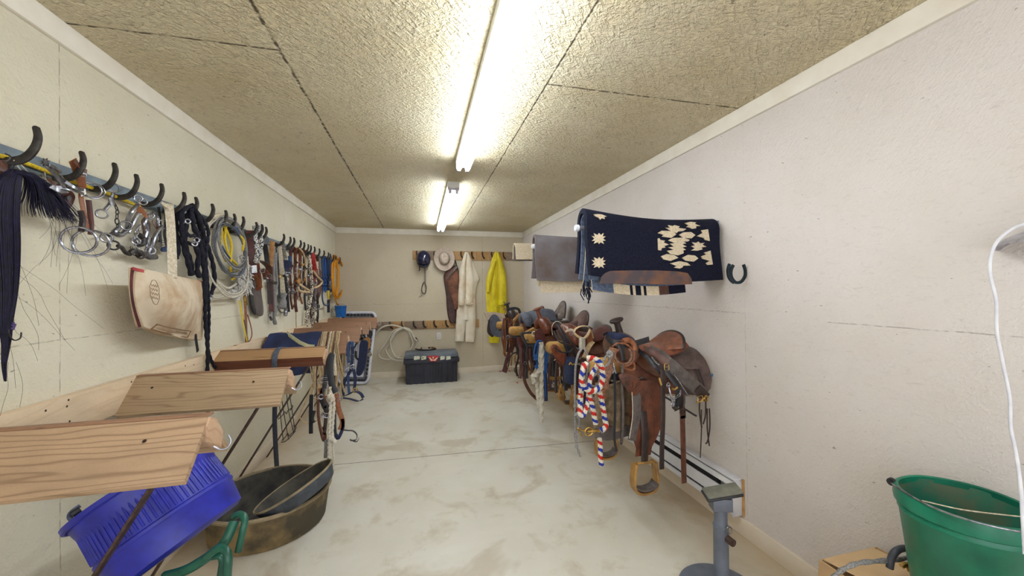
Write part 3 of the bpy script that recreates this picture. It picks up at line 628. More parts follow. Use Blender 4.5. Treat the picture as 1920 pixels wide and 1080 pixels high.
hang('breast_collar','cream sheepskin-lined strap with black edge','strap',L,[('lining',M_wweb,'s',9,[(522,458,.06),(525,480,.06),(527,500,.06),(529,514,.05)]),('edge',M_lk,'s',4,[(518,455,.05),(520,480,.05),(522,520,.05),(524,560,.05)]),('ring',M_brass,'o',(3,2),[(526,518,.07)]),('strap',M_wweb,'s',6,[(529,520),(531,540),(533,555)]),
 ('coil',M_rg,'r',13,[(530,550),(529,565),(528,578)]),('ring',M_steel,'c',2.5,[(523,578),(526,585),(532,585),(536,578)]),('snap',M_steel,'t',7,[(534,572),(536,582),(535,592)])],off=.045,nrm=N1)
hang('nylon_halter','grey and dark blue nylon halter with steel hardware','halter',L,[('crown',M_gweb,'s',7,[(529,452,.07),(532,470,.06),(534,488,.06)]),('cheek',M_navy,'s',9,[(536,488,.06),(537,500,.06),(536,510,.06)]),('cheek',M_bweb,'s',6,[(543,480,.07),(545,500,.07),(540,515,.06)]),
 ('buckle',M_steel,'b',(8,7),[(532,462,.08),(534,482,.08),(538,512,.08),(542,508,.08)]),('noseband',M_lk,'s',7,[(532,515),(535,535),(538,560),(540,585)]),('chain',M_steel,'k',4,[(533,505),(538,525),(541,545),(540,565)]),('cheek',M_rg,'t',3,[(538,470),(544,478),(546,500),(541,520)])],off=.05,nrm=N1)
def bridle(label, x, yt, w, h, m1, m2, seed, bit=True, off=.05, rein=None, grp='bridles crowded on the far half of the left rail'):
    rnd=random.Random(seed); X=lambda a:x+a*w; J=lambda s=1.:rnd.uniform(-s,s)
    parts=[('crown',m1,'s',w*.4,[(X(-.35),yt+h*.30,off),(X(-.3),yt+h*.08,off+.02),(X(0),yt,off+.04),(X(.32),yt+h*.09,off+.02),(X(.36),yt+h*.32,off)]),
     ('cheek_strap',m1,'s',w*.36,[(X(-.35),yt+h*.25,off),(X(-.42)+J(),yt+h*.45,off+.01),(X(-.25)+J(),yt+h*.66,off)]),
     ('cheek_strap',m2,'s',w*.36,[(X(.36),yt+h*.28,off),(X(.28)+J(),yt+h*.5,off+.02),(X(.3)+J(),yt+h*.68,off)]),
     ('browband',m2,'s',w*.26,[(X(-.36),yt+h*.24,off+.02),(X(0),yt+h*.31+J(),off+.05),(X(.37),yt+h*.26,off+.02)],{'side':(0,0,1)}),
     ('throat_latch',m2,'s',w*.2,[(X(-.2),yt+h*.2,off+.01),(X(-.5)+J(),yt+h*.5,off+.03),(X(0),yt+h*.62+J(),off+.04),(X(.45),yt+h*.5,off+.02)]),
     ('rein',m1,'s',w*.26,[(X(-.2),yt+h*.66,off),(X(-.35)+J(2),yt+h*.8,off),(X(-.1)+J(2),yt+h*1.,off-.01)]),
     ('rein',rein or m2,'s',w*.24,[(X(.3),yt+h*.66,off),(X(.42)+J(2),yt+h*.82,off),(X(.2)+J(2),yt+h*.97,off-.01)]),
     ('buckle',M_steel,'b',(w*.34,5),[(X(-.34),yt+h*.42,off+.02),(X(.33),yt+h*.4,off+.03)])]
    if bit: parts+=[('bit_ring',M_steel,'o',(w*.3,2.2),[(X(-.25),yt+h*.67,off+.01),(X(.3),yt+h*.69,off+.01)]),('bit_bar',M_steel,'t',3,[(X(-.25),yt+h*.7,off+.01),(X(0),yt+h*.75,off+.03),(X(.3),yt+h*.72,off+.01)])]
    hang('bridle',label,'bridle',L,parts,grp,off,nrm=N1)
bridle('dark burgundy leather bridle, first of the crowded row after the navy halter',549,462,13,118,M_lw,M_lb,11)
bridle('glossy red-brown bridle with a plain steel bit, second of the crowded row',558,464,13,96,M_lr,M_lw,12,off=.06)
bridle('tan bridle with a rawhide noseband in the crowded row',567,466,13,104,M_lt,M_lo,13,rein=M_lp)
bridle('black bridle with silver bit rings in the crowded row',575,470,12,112,M_lk,M_ld,14,off=.055)
bridle('dark brown bridle with cord reins hanging below the ledger top',584,474,12,126,M_ld,M_lb,15,rein=M_rt)
bridle('brown bridle with long twisted reins left of the red strap',592,478,12,140,M_lb,M_ld,16,off=.05,rein=M_rk)
hang('rein','pale rawhide rein looping over the top of the brown bridles','rein',L,[('strap',M_lp,'t',3,[(546,464,.07),(560,465,.1),(570,478,.1),(573,500,.09),(572,520,.08)])])
hang('bosal','tan rawhide noseband sticking out between the bridles','noseband',L,[('band',M_lp,'t',4,[(556,528,.06),(566,536,.1),(580,545,.12)]),('band',M_lp,'t',4,[(558,532,.06),(562,545,.09),(580,548,.12)]),('knot',M_lo,'p',.015,[(559,520),(563,526),(560,533),(556,527)],{'off':.09})],off=.06)
hang('rein','long thin cord with leather tip hanging to the ledger under the bridles','rein',L,[('strap',M_lw,'s',5,[(553,548),(554,570),(556,585)]),('cord',M_rt,'t',1.6,[(555,585),(555,600),(556,622)])],off=.03)
hang('braided_rope','black and cream candy-twist braided lead rope beside the red strap','rope',L,[('braid',mk('twist_braid',(224,212,190),(40,34,32),.8,0,sc=95,bmp=.4,lo=.47,hi=.53),'r',6,[(579,478,.08),(582,505,.09),(584,540,.08),(580,570,.06),(576,590,.05),(574,612,.04)]),('braid',mk('twist_braid_b',(190,176,160),(46,38,36),.8,0,sc=95,bmp=.4,lo=.47,hi=.53),'r',6,[(592,520,.07),(588,560,.06),(586,595,.05),(584,618,.04)])])
hang('nylon_halter','bright red nylon halter strap','halter',L,[('strap',M_red,'s',9,[(585,474,.09),(587,490,.09),(590,506,.08)]),('strap',M_red,'s',5,[(588,500,.07),(590,515,.08),(588,528,.07)])],off=.08)
hang('leather_halter','broad worn mauve-brown leather headpiece with a cream rolled edge','halter',L,[('cheek_piece',M_lw,'p',.006,[(590,508),(600,504),(604,520),(603,545),(597,560),(592,545),(594,525)]),('edge',M_lp,'t',3.5,[(587,508,.09),(596,520,.1),(604,528,.1),(598,536,.09),(588,540,.08)]),('strap',M_ld,'s',8,[(590,540),(588,560),(586,575)]),('chain',M_iron,'k',3.5,[(594,575),(595,590),(592,602),(594,596)])],off=.07)
hang('cinch','cream and grey web strap between the red strap and the blue ropes','strap',L,[('web',M_wweb,'s',6,[(594,482),(594,500),(595,515)]),('web',M_gweb,'s',5,[(599,484),(600,505),(601,520)])],off=.06)
for i,(x,m_,nm) in enumerate(((604,M_bweb,'faded blue'),(609,M_rb,'mid blue'),(614,M_navy,'navy'),(619,M_bweb,'dark blue'))):
    hang('rope_halter',nm+' cord halter hanging near the corner, '+('next to the web strap','second of the blue group','third of the blue group','last before the orange rope')[i],'halter',L,[
     ('cord',m_,'t',3,[(x-2,482,.06),(x-3,505,.05),(x-1,530,.05),(x,545,.05)]),('cord',m_,'t',3,[(x+1,480,.07),(x+2,505,.07),(x+3,530,.06),(x+1,548,.05)]),('cord',m_,'t',3,[(x,482,.08),(x,510,.08),(x+2,525,.07),(x-2,540,.06)]),('knot',m_,'t',5,[(x-2,522,.08),(x+1,530,.08),(x,536,.08)])],'blue halters near the corner')
hang('bottle_fitting','clear plastic bottle fitting with a yellow and black handle among the blue halters','hardware',L,[('body',M_steel,'t',8,[(617,524),(618,532),(617,540)]),('cord',M_bweb,'t',2.5,[(606,540),(604,555),(607,570),(614,572),(618,562)]),('handle',M_ry,'t',3.5,[(615,545),(616,560)]),('handle',M_kweb,'t',5,[(616,562),(616,575),(616,586)])],off=.07)
hang('rope_coil','bright orange rope coil on the last hook before the corner','rope',L,[('coil',M_ro,'t',3,coil(628,518,6,36,.02,6,.1,3,.075)),('coil',M_ro,'t',3,coil(634,522,9,36,.02,3,.06,6,.09)),('tail',M_ro,'t',2.6,[(630,545),(630,565),(636,574),(641,570),(640,548)])],off=.08)
# ================================================================ saddle racks
M_w1=mk_wood('cedar_board',(178,148,116),(112,80,56),(.7,5,5),5.5); M_w2=mk_wood('cedar_board_b',(172,146,114),(112,84,60),(.6,6,6),7)
M_w3=mk_wood('cedar_board_c',(176,138,96),(120,80,48),(.6,6,6),6); M_wd=mk_wood('red_cedar',(110,62,40),(84,44,28),(.6,6,6),6); M_wg=mk_wood('aged_board',(150,112,84),(108,76,56),(.6,6,6),6)
M_end=mk_wood('end_block',(204,168,136),(170,130,98),(5,2,2),6); M_led=mk_wood('ledger_board',(220,196,164),(192,160,124),(6,.6,6),4.5,grain=.6)
m_=MB().box((XL+.021,(YB+D-.05)/2,.985),(.038,D-YB-.05,.142),bev=.003).build('ledger_board',M_led,label='long pale wooden ledger board screwed to the left wall under the hooks',cat='board')
m_=MB()
for px,py in ((85,770),(125,762),(128,750),(130,790),(246,716),(347,686),(363,684),(366,701),(490,640)):
    p=L(px,py,.039); m_.lathe([(.0001,0),(.004,0),(.005,.0015)],10,Matrix.Translation((XL+.0405,p.y,p.z))@Matrix.Rotation(-math.pi/2,4,'Y'))
m_.build('screw',M_screw,ORG and bpy.data.objects['ledger_board'])
M_mag=mk('galvanised',(190,192,198),(150,152,160),.3,.8,sc=30,bmp=0)
XR0=XL+.038; XE=-.655
def rack(y, wood, label, roof=True, x1=XE, hook=True, brace=True, under=None, zr=1.052):
    t=thing('saddle_rack',label,'saddle rack',(XR0,y,.9),'wooden saddle racks along the left wall')
    for k in (-1,1):
        if roof: prof=[(0,zr),(k*.128,zr-.142),(k*.116,zr-.157),(0,zr-.026)]
        else: prof=[(0,zr),(k*.085,zr-.052),(k*.078,zr-.078),(0,zr-.03)]
        Mx=Matrix(((0,0,1,(XR0+x1)/2),(1,0,0,y),(0,1,0,0),(0,0,0,1)))
        MB().prism(prof,x1-XR0,Mx,bev=.0015).build('side_board',wood,t)
        if not roof:
            MB().prism([(k*.085,zr-.054),(k*.078,zr-.079),(k*.045,zr-.118),(k*.062,zr-.118)],x1-XR0,Mx,bev=.0012).build('lower_board',M_wd,t)
    MB().box(((XR0+x1)/2,y+.018,zr+.002),(x1-XR0,.03,.006),bev=.001).build('ridge_strip',M_wg,t)
    # end block, pentagonal, standing a little proud
    e=[(-.02,zr-.026),(.0,zr-.002),(.035,zr-.016),(.080,zr-.075),(.066,zr-.125),(-.015,zr-.075)] if roof else [(-.03,zr-.03),(0,zr-.01),(.04,zr-.02),(.07,zr-.06),(.04,zr-.115),(-.045,zr-.115),(-.07,zr-.07)]
    MB().prism(e,.03,Matrix(((0,0,1,x1-.009),(1,0,0,y),(0,1,0,0),(0,0,0,1))),bev=.002).build('end_block',M_end,t)
    m_=MB()
    for fx in (.14,.78): m_.lathe([(.0001,0),(.0045,0),(.0055,.001)],8,Matrix.Translation((XR0+(x1-XR0)*fx,y-.045,zr-.046))@Matrix.Rotation(.85,4,'X'))
    m_.build('screw',M_screw,t)
    if hook:
        hx=x1+.02; hz=zr-.10; MB().tube(sp([(hx-.012,y+.01,hz),(hx+.008,y+.012,hz-.012),(hx+.026,y+.015,hz-.008),(hx+.034,y+.018,hz+.012),(hx+.026,y+.02,hz+.03)],6),.0032,10).build('hook',M_mag,t)
    if brace:
        m_=MB(); m_.beam((x1-.09,y+.0,zr-.1),(XL+.03,y+.05,.008),.03,.008,(0,0,1),.001).build('brace',M_rust,t)
    return t
rack(1.39,M_w1,'pale cedar saddle rack nearest the camera with a steel hook on its end')
rack(2.14,M_w2,'second saddle rack from the camera, wood knotted and pale')
rack(2.90,M_w3,'third saddle rack from the camera, dark red lower face and a black strap over it',roof=False,hook=False)
rack(3.66,M_wg,'fourth saddle rack, wrapped in tan cords',x1=-.64)
rack(4.42,M_w2 and M_wg,'fifth saddle rack from the camera, plain brown board',x1=-.64)
rack(5.17,M_wg,'sixth saddle rack from the camera',x1=-.64)
rack(5.92,M_wg,'farthest saddle rack against the far left corner',x1=-.63,brace=False)
# ================================================================ things on and under the left racks
def PY(Y):                    # project onto a vertical cross plane at depth Y, offset towards the camera
    return lambda px,py,o: at(px,py,Y-o)
def dp(px,py,d): return CO+ray(px,py)*d
def drape(name_,mat_,parent,x0,x1,yc,zr,front,back,slope=1.,half=.13,t=.012,wav=.01,nu=24,nv=30,mf=None,seed=0,mats=None,x0b=None,x1b=None):
    # cloth over a ridge running along X: hangs in front (towards the camera) and behind
    def f(u,v):
        tot=front+back; s=v*tot-front; w_=abs(s)
        k=-1 if s<0 else 1
        if w_<.03: dy=k*w_*.9; z=zr-w_*w_*6
        else:
            q=min(w_,half*1.4); dy=k*(.027+(q-.03)*.70); z=zr-.0054-(q-.03)*.70
            if w_>q: z-=(w_-q); dy+=k*.004*math.sin(w_*9)
        dd=max(0,w_-.05)
        xx=x0+(x1-x0)*u+(.0 if True else 0)
        dy+=wav*math.sin(u*17+seed+w_*3)*min(1,dd*5)
        return V((xx+.008*math.sin(v*13+seed),yc+dy,z+.006*math.sin(u*9+seed)))
    return MB().sheet(f,nu,nv,t,mf=mf).build(name_,mats or mat_,parent)
t=thing('horse_blanket','navy blue horse blanket with a pale strap draped over the fourth saddle rack','blanket',(-1.05,3.66,.7))
M_nb=mk('navy_blanket',(40,54,98),(26,34,64),.75,0,sc=6,bmp=.5,det=5)
drape('blanket',M_nb,t,-1.27,-.86,3.66,1.078,.40,.25,t=.02,wav=.012)
MB().strap([V((-1.13,3.645,1.092)),V((-1.09,3.60,1.068)),V((-1.0,3.54,1.015)),V((-.93,3.52,.985)),V((-.88,3.51,.98))],.03,.004,(0,.3,1)).build('binding',mk('pale_binding',(206,204,168),(180,176,138),.8),t)
# tan cords over rack four
t=thing('rope_hank','hank of tan and cream cords looped over the fourth saddle rack','rope',(-.78,3.66,.6)); rnd=random.Random(9)
for i in range(22):
    x=-.90+.2*(i/21)+rnd.uniform(-.004,.004); m_=[M_rt,M_rw,M_rt,M_lp,M_rt,M_lb][i%6]; dl=rnd.uniform(.12,.5); db=rnd.uniform(.1,.3)
    P_=[(x+rnd.uniform(-.03,.03),3.50,1.0-dl-.1),(x+rnd.uniform(-.01,.01),3.505,.9-dl*.3),(x,3.515,.93),(x,3.60,1.03),(x,3.655,1.085),(x+.004,3.72,1.035),(x+.01,3.80,.93),(x+.01,3.80,.93-db)]
    MB().tube(sp(P_,6),.0058,8).build('cord',m_,t)
hang('rope_hank','long loose loop of cream cord hanging off the third and fourth racks','rope',PY(3.50),[
 ('cord',M_lp,'t',2.6,[(590,692),(590,720),(584,738),(588,745),(600,748),(606,744)]),('cord',M_lp,'t',2.2,[(586,720),(570,760),(562,778),(568,790),(582,794),(598,786),(612,768)]),
 ('cord',M_rt,'t',3,[(604,690),(606,720),(604,745),(610,752)]),('cord',M_rt,'t',3,[(628,640),(634,680),(640,712),(646,735)]),('cord',M_rt,'t',3,[(640,690),(642,710),(638,725),(641,745)]),
 ('cord',M_rt,'t',3.5,[(632,622),(631,640),(638,680),(644,705)]),('cord',M_lp,'t',3,[(598,690),(600,705),(596,740)])],off=0.)
# straps and halters on the end of rack three
A=PY(2.86)
hang('halter','black leather halter straps looped over the end of the third rack','halter',A,[
 ('crown',M_lk,'s',8,[(608,728,.02),(612,700,.02),(617,672,.0),(623,662,-.02)]),('cheek',M_lk,'s',11,[(622,664,.03),(619,690,.03),(622,720,.03),(630,736,.03)]),('lining',M_wweb,'s',6,[(626,664,.0),(628,690,.0),(629,704,.0)]),
 ('buckle',M_steel,'b',(16,7),[(608,716,.03)]),('buckle',M_steel,'b',(14,7),[(610,708,.03)]),('strap',M_lk,'s',8,[(606,728),(602,745),(607,760),(612,770)]),('throat',M_ld,'s',9,[(600,738),(606,750),(613,765),(610,778)]),
 ('cheek',M_lt,'s',6,[(600,728),(604,742),(612,745)]),('ring',M_steel,'o',(4,2.4),[(602,744),(607,778),(612,779)])],off=.01,side=(1,0,0),nrm=(.2,-1,0))
hang('halter','dark brown leather halter hanging under the black one, loop end low','halter',A,[
 ('strap',M_lb,'s',5,[(597,750),(597,780),(602,810),(607,826),(610,818),(606,800)]),('strap',M_ld,'s',6,[(612,770),(610,795),(608,815)]),('strap',M_kweb,'s',7,[(584,740,-.05),(583,770,-.05),(583,800,-.05),(583,813,-.05)]),('strap',M_lk,'s',5,[(590,770),(586,785),(590,792)])],off=-.01,side=(1,0,0))
hang('lead_rope','cream knotted cotton lead rope hanging down to the feed pan','rope',A,[
 ('rope',M_rw,'r',5,[(619,725,.03),(620,750,.03),(618,790,.03),(617,825,.03),(616,868,.03)]),('rope',M_rw,'r',5,[(623,730,.02),(626,760,.02),(624,790,.02),(622,822,.02)]),('knot',M_rw,'r',10,[(617,738,.03),(621,745,.03),(622,752,.03)]),('knot',M_rw,'r',8,[(619,820,.04),(625,826,.04),(628,830,.04)]),('tail',M_rw,'t',3.5,[(623,828,.02),(625,845,.02),(625,865,.02),(624,885,.02)]),('tail',M_rg,'t',6,[(611,824,-.01),(611,840,-.01),(610,858,-.01)])],off=.02)
hang('strap','reddish brown leather strap with navy web loop beside the cream rope','strap',A,[
 ('strap',M_lt,'s',9,[(630,738),(632,750),(636,770),(642,790),(638,806)]),('strap',M_navy,'s',6,[(642,785),(643,800),(638,815),(633,822),(630,814)]),('strap',M_lk,'s',5,[(628,770),(628,800),(630,820)]),('buckle',M_steel,'b',(7,7),[(636,748)]),
 ('curl',M_lk,'s',6,[(644,806),(652,807),(662,808),(669,815),(668,824),(660,826),(656,824)],{'side':(0,1,0)}),('tip',M_lk,'s',4,[(662,827),(669,828),(673,822)],{'side':(0,1,0)})],off=.0,side=(1,0,0),nrm=(.2,-1,0))
hang('strap','blue-grey nylon strap laid over the third saddle rack','strap',PY(2.9),[('strap',mk('slate_web',(84,92,108),(62,68,82),.75,0,sc=60,bmp=.3),'s',9,[(514,690,.09),(515,672,.10),(518,660,.04),(523,653,.0),(532,651,-.04),(538,655,-.08)],{'side':(1,0,0)})])
hang('strap','long black web strap hanging straight down behind the feed pan from the second rack','strap',PY(2.16),[('strap',M_kweb,'s',8,[(518,728),(516,745),(515,790),(517,840),(519,874)])],side=(1,0,0),off=0.)
# wire basket
t=thing('wire_rack','black wire bridle rack with looped prongs hanging beneath the saddle racks','wire rack',at(540,735,2.55)); m_=MB(); B=PY(2.78)
for pts in ([(530,736),(531,715),(533,690)],[(522,735),(526,780),(531,826)],[(527,740),(534,785),(541,824)],[(537,732),(541,770),(551,812)],[(542,735),(547,765),(553,808)],[(522,735),(530,736),(537,732)],[(522,786),(530,778),(534,772),(537,776),(540,770),(548,764)],[(528,826),(536,818),(539,812),(542,818),(545,815),(553,806),(555,800),(550,798)],[(527,829),(534,828),(544,820),(554,808)],[(544,770),(549,762),(547,760)]):
    m_.tube(tr(B,pts,0.,4),.0026,6)
m_.build('wire',M_iron,t)
# blue halter on rack five and things behind
C5=PY(3.64)
hang('nylon_halter','navy nylon halter with silver hardware hanging from the end of the fourth rack','halter',C5,[
 ('crown',M_bweb,'s',6,[(654,680),(653,660),(655,643),(660,642),(661,655)]),('crown',M_navy,'s',6,[(661,650),(661,670),(659,688)]),('ring',M_steel,'o',(4,2.2),[(652,694),(661,688)]),('cheek',M_bweb,'s',5,[(653,696),(653,720),(655,738)]),('cheek',M_navy,'s',6,[(662,690),(666,710),(664,732)]),
 ('throat',M_navy,'s',6,[(660,690),(652,705),(645,720),(643,742)]),('noseband',M_navy,'s',6,[(641,744),(652,740),(665,734),(676,738),(681,746)]),('noseband',M_navy,'s',5,[(643,746),(656,748),(672,752),(681,748)]),('ring',M_brass,'o',(4,2.2),[(666,732)]),('buckle',M_steel,'b',(7,6),[(656,672),(661,668)])],off=.0,side=(.8,.6,0),nrm=(.3,-1,0))
hang('boot_bag','dark navy padded leg wrap hanging at a slant in front of the white tray','wrap',PY(4.42),[('strap',M_lk,'s',4,[(677,618),(678,630),(680,644)]),('pad',M_navy,'p',.03,[(676,640),(690,640),(689,660),(684,690),(676,704),(668,700),(672,670)]),('strap',M_lk,'s',3,[(662,655),(668,645),(676,636),(686,632)]),('strap',M_lk,'s',4,[(667,658),(668,670),(673,675)]),('tab',M_gweb,'p',.01,[(689,664),(694,660),(698,665),(692,670)])],off=.0,side=(0,0,1))
hang('knife_sheath','tan leather sheath and black clips at the end of the sixth rack','sheath',PY(5.15),[('strap',M_lo,'s',4,[(688,604),(687,616),(686,634)]),('sheath',M_lo,'p',.02,[(680,636),(690,632),(695,640),(692,655),(688,648)]),('clip',M_kweb,'p',.02,[(674,626),(683,624),(684,634),(675,636)]),('clip',M_lk,'p',.02,[(688,622),(697,620),(698,630),(689,631)])],off=.0)
# white tray leaning in the far corner
TL,TR_,BR,BL=at(636,584,6.52),at(708,584,6.52),at(692,721,6.22),at(632,721,6.22)
def tq(u,v,o=0.):
    a=TL.lerp(TR_,u); b_=BL.lerp(BR,u); n=(TR_-TL).cross(BL-TL).normalized(); n=n if n.dot(CO-TL)>0 else -n
    return a.lerp(b_,v)+n*o
def rrect(u0,v0,u1,v1,r,asp,k=6):
    out=[]
    for cx,cy,a0 in ((u1-r,v0+r*asp,-90),(u1-r,v1-r*asp,0),(u0+r,v1-r*asp,90),(u0+r,v0+r*asp,180)):
        for i in range(k+1):
            a=math.radians(a0+90*i/k); out.append((cx+r*math.cos(a),cy+r*asp*math.sin(a)))
    return out
t=thing('plastic_tray','tall white plastic tray with black scalloped inner edge leaning in the far left corner','tray',BL.lerp(BR,.5))
M_wp=mk('white_plastic',(222,222,230),(196,196,206),.45,0,sc=8,bmp=.05); M_kp=mk('black_plastic',(48,48,54),(30,30,34),.5,0,sc=12,bmp=.1)
MB().tube([tq(u,v,.02) for u,v in rrect(.035,.02,.965,.98,.13,.6)],.022,8,closed=True).build('rim',M_wp,t)
MB().sheet(lambda u,v:tq(.04+.92*u,.03+.94*v,.0),4,4,.012).build('back_panel',M_wp,t)
m_=MB()
for side_ in range(4):
    for k in range(16 if side_%2 else 9):
        s_=(k+.5)/(16 if side_%2 else 9)
        u,v=((.1+.8*s_,.055),(.90,.06+.88*s_),(.1+.8*s_,.945),(.1,.06+.88*s_))[side_]
        m_.lathe([(.0001,.012),(.022,.012),(.026,0)],10,Matrix.Translation(tq(u,v,.012))@Matrix.Rotation(math.pi/2,4,'X'))
m_.build('scalloped_liner',M_kp,t)
m_=MB()
for u0,u1,v0,v1 in ((.1,.9,.05,.1),(.1,.2,.05,.95),(.8,.9,.05,.95),(.1,.9,.9,.95)):
    m_.sheet(lambda u,v:tq(u0+(u1-u0)*u,v0+(v1-v0)*v,.014),2,2,.008)
m_.build('liner_strip',mk('grey_liner',(110,110,118),(80,80,88),.5),t)
m_=MB()
for k in range(9): m_.tube([tq(.24+.065*k,.13,.014),tq(.24+.065*k,.86,.014)],.006,6)
m_.build('ribs',mk('grey_print',(170,172,182),(140,142,152),.5),t)
# blue tub on the ledger in the far corner
t=thing('plastic_bucket','bright blue plastic bucket standing behind the last saddle rack','bucket',at(640,602,6.3)); c_=at(639,592,6.28)
M_blue2=mk('bright_blue_plastic',(34,110,190),(24,84,156),.4,0,sc=8,bmp=.05)
MB().lathe([(.0001,0),(.07,0),(.085,.16),(.09,.165),(.088,.17),(.082,.165),(.068,.01),(.0001,.01)],24,Matrix.Translation((c_.x,c_.y,1.055))).build('body',M_blue2,t)
MB().tube([(c_.x+.086*math.cos(a*math.pi/10),c_.y-.02-.03*math.sin(a*math.pi/10),1.215+.04*math.sin(a*math.pi/10)) for a in range(11)],.003,6).build('handle',M_steel,t)
# wall outlet with yellow plug
def outlet(c, ux, n, label, plug=None):
    t=thing('wall_outlet',label,'outlet',c); ux=V(ux); n=V(n); rot=Matrix((ux,n,V((0,0,1)))).transposed()
    MB().box(c+n*.004,(.072,.008,.117),rot,.003).build('cover_plate',mk('outlet_plate'+label[:3],(226,222,216),(214,208,200),.4,bmp=0),t)
    for k in (-1,1):
        q=MB().box(c+n*.009+V((0,0,k*.022)),(.034,.004,.028),rot,.006); f_=q.build('receptacle',M_wp,t)
        s_=MB()
        for j in (-1,1): s_.box(c+n*.0115+V((0,0,k*.022))+ux*(j*.007),(.003,.002,.010),rot)
        s_.build('slot',M_kp,f_)
    return t
oc=L(421,753); t=outlet(V((XL,oc.y,oc.z)),(0,1,0),(1,0,0),'white wall outlet low on the left wall under the second saddle rack')
hang('plug_adapter','yellow plug and cord end in the left wall outlet','plug',L,[('plug',M_ry,'t',8,[(424,742,.02),(434,741,.05)]),('cord',M_ry,'t',4,[(434,741,.05),(450,740,.08),(466,738,.1)])],off=.05)
# ================================================================ floor, left
M_rub=mk('dusty_rubber',(84,80,70),(46,45,44),.8,0,sc=9,bmp=.5,det=6); M_rubo=mk('dirty_rubber_side',(150,126,82),(74,66,50),.8,0,sc=5,bmp=.6,det=7,lo=.38,hi=.6); M_rubr=mk('dusty_rubber_rim',(158,142,112),(120,106,82),.85,0,sc=10,bmp=.5)
pc=V((-.925,2.665,0)); Rr=.345
t=thing('feed_pan','large round dusty black rubber feed pan on the floor under the racks','feed pan',pc); M0=Matrix.Translation(pc)
n_=64
MB().lathe([(.0001,0),(.30,0),(.312,.012),(.338,.19)],n_,M0).build('outer_wall',M_rubo,t)
MB().lathe([(.338,.188),(.348,.192),(.350,.203),(.342,.21),(.332,.208),(.330,.198)],n_,M0,fn=lambda a,i:1+.004*math.sin(5*a)).build('rim',M_rubr,t)
MB().lathe([(.331,.203),(.322,.15),(.303,.03),(.29,.016),(.0001,.014)],n_,M0).build('inside',M_rub,t)
P1=at(478,966,2.42); P2=at(617,862,2.72); cc=(P1+P2)/2; e1=(P2-P1); r2=e1.length/2; e1.normalize(); vd=(cc-CO).normalized(); e2=(vd-e1*vd.dot(e1)).normalized()
n0=e1.cross(e2).normalized(); n0=n0 if n0.z>0 else -n0
nn=(n0-vd*.20).normalized(); e2=nn.cross(e1).normalized()
Mp=Matrix(((e1.x,e2.x,nn.x,cc.x),(e1.y,e2.y,nn.y,cc.y),(e1.z,e2.z,nn.z,cc.z),(0,0,0,1)))
t=thing('feed_pan','smaller shallow grey-rimmed rubber pan leaning inside the large one','feed pan',cc-V((0,0,.1)))
M_rubg=mk('blue_grey_rubber',(74,80,88),(48,52,58),.7,0,sc=14,bmp=.4)
dd_=.075
MB().lathe([(.0001,-dd_),(r2*.84,-dd_),(r2*.88,-dd_+.008),(r2*.99,0)],n_,Mp).build('outer_wall',M_rubg,t)
MB().lathe([(r2*.985,-.004),(r2*1.0,-.002),(r2*1.005,.006),(r2*.985,.010),(r2*.965,.004)],n_,Mp).build('rim',M_rubr,t)
MB().lathe([(r2*.97,.004),(r2*.87,-dd_+.02),(r2*.83,-dd_+.010),(.0001,-dd_+.010)],n_,Mp).build('inside',M_rub,t)
# blue muck tub, tilted, on a green stand
rc=dp(272,904,1.46); bc=dp(350,1016,1.45); ax=(rc-bc); hh=ax.length; ax.normalize()
side_=ax.cross(V((0,1,0))).normalized(); s2=ax.cross(side_).normalized()
Mt=Matrix(((side_.x,s2.x,ax.x,bc.x),(side_.y,s2.y,ax.y,bc.y),(side_.z,s2.z,ax.z,bc.z),(0,0,0,1)))
M_tub=mk('blue_tub_plastic',(44,50,168),(34,38,136),.42,0,sc=16,bmp=.12,det=6)
rt,rb=.215,.20
t=thing('muck_tub','big royal blue ribbed plastic tub tipped over under the nearest rack','tub',bc)
def ribf(a,i): 
    return 1.
m_=MB(); prof=[(.0001,0),(rb*.9,0),(rb,.012),(rb+.012,.10),(rb+.017,.105),(rb+.017,.115),(rb+.012,.12),(rt-.012,.26),(rt-.004,.265),(rt-.004,.275),(rt-.008,.28),(rt+.008,hh-.02),(rt+.016,hh-.015),(rt+.016,hh),(rt+.004,hh),(rt-.012,hh*.6),(rb-.01,.03),(rb*.8,.012),(.0001,.012)]
prof=[(r_*1.,z) for r_,z in prof]
m_.lathe(prof,96,Mt).build('body',M_tub,t)
m_=MB()
for k in range(72):
    a=2*math.pi*k/72; p0=Mt@V(((rb+.0125)*math.cos(a),(rb+.0125)*math.sin(a),.125)); p1=Mt@V(((rt-.010)*math.cos(a),(rt-.010)*math.sin(a),.255)); m_.tube([p0,p1],.0042,6)
m_.build('ribs',M_tub,t)
MB().tube(sp([dp(150,948,1.36),dp(132,962,1.34),dp(134,974,1.33),dp(160,975,1.34),dp(180,992,1.37)],6),.007,8).build('rope_handle',mk('blue_grey_rope',(110,118,140),(70,76,98),.8),t)
MB().tube([dp(135,965,1.335),dp(150,955,1.35)],.012,8).build('handle_grip',M_kp,t)
M_grn=mk('green_plastic',(30,96,76),(20,70,56),.35,0,sc=12,bmp=.1)
t=thing('saddle_stand','dark green plastic stand holding up the blue tub at the bottom edge','stand',V((dp(340,1075,1.3).x,dp(340,1075,1.3).y,0)))
G=lambda x,y,d:dp(x*.34375,740+y*.34375,d)
MB().tube(sp([G(1275,668,1.32),G(1300,652,1.32),G(1325,660,1.31),G(1335,690,1.30),G(1325,740,1.29),G(1300,855,1.28)],6),.011,10).build('handle',M_grn,t)
MB().tube(sp([G(1280,690,1.30),G(1235,790,1.27),G(1180,850,1.26),G(1080,920,1.26),G(1000,962,1.27),G(900,990,1.28)],6),.016,10).build('rail',M_grn,t)
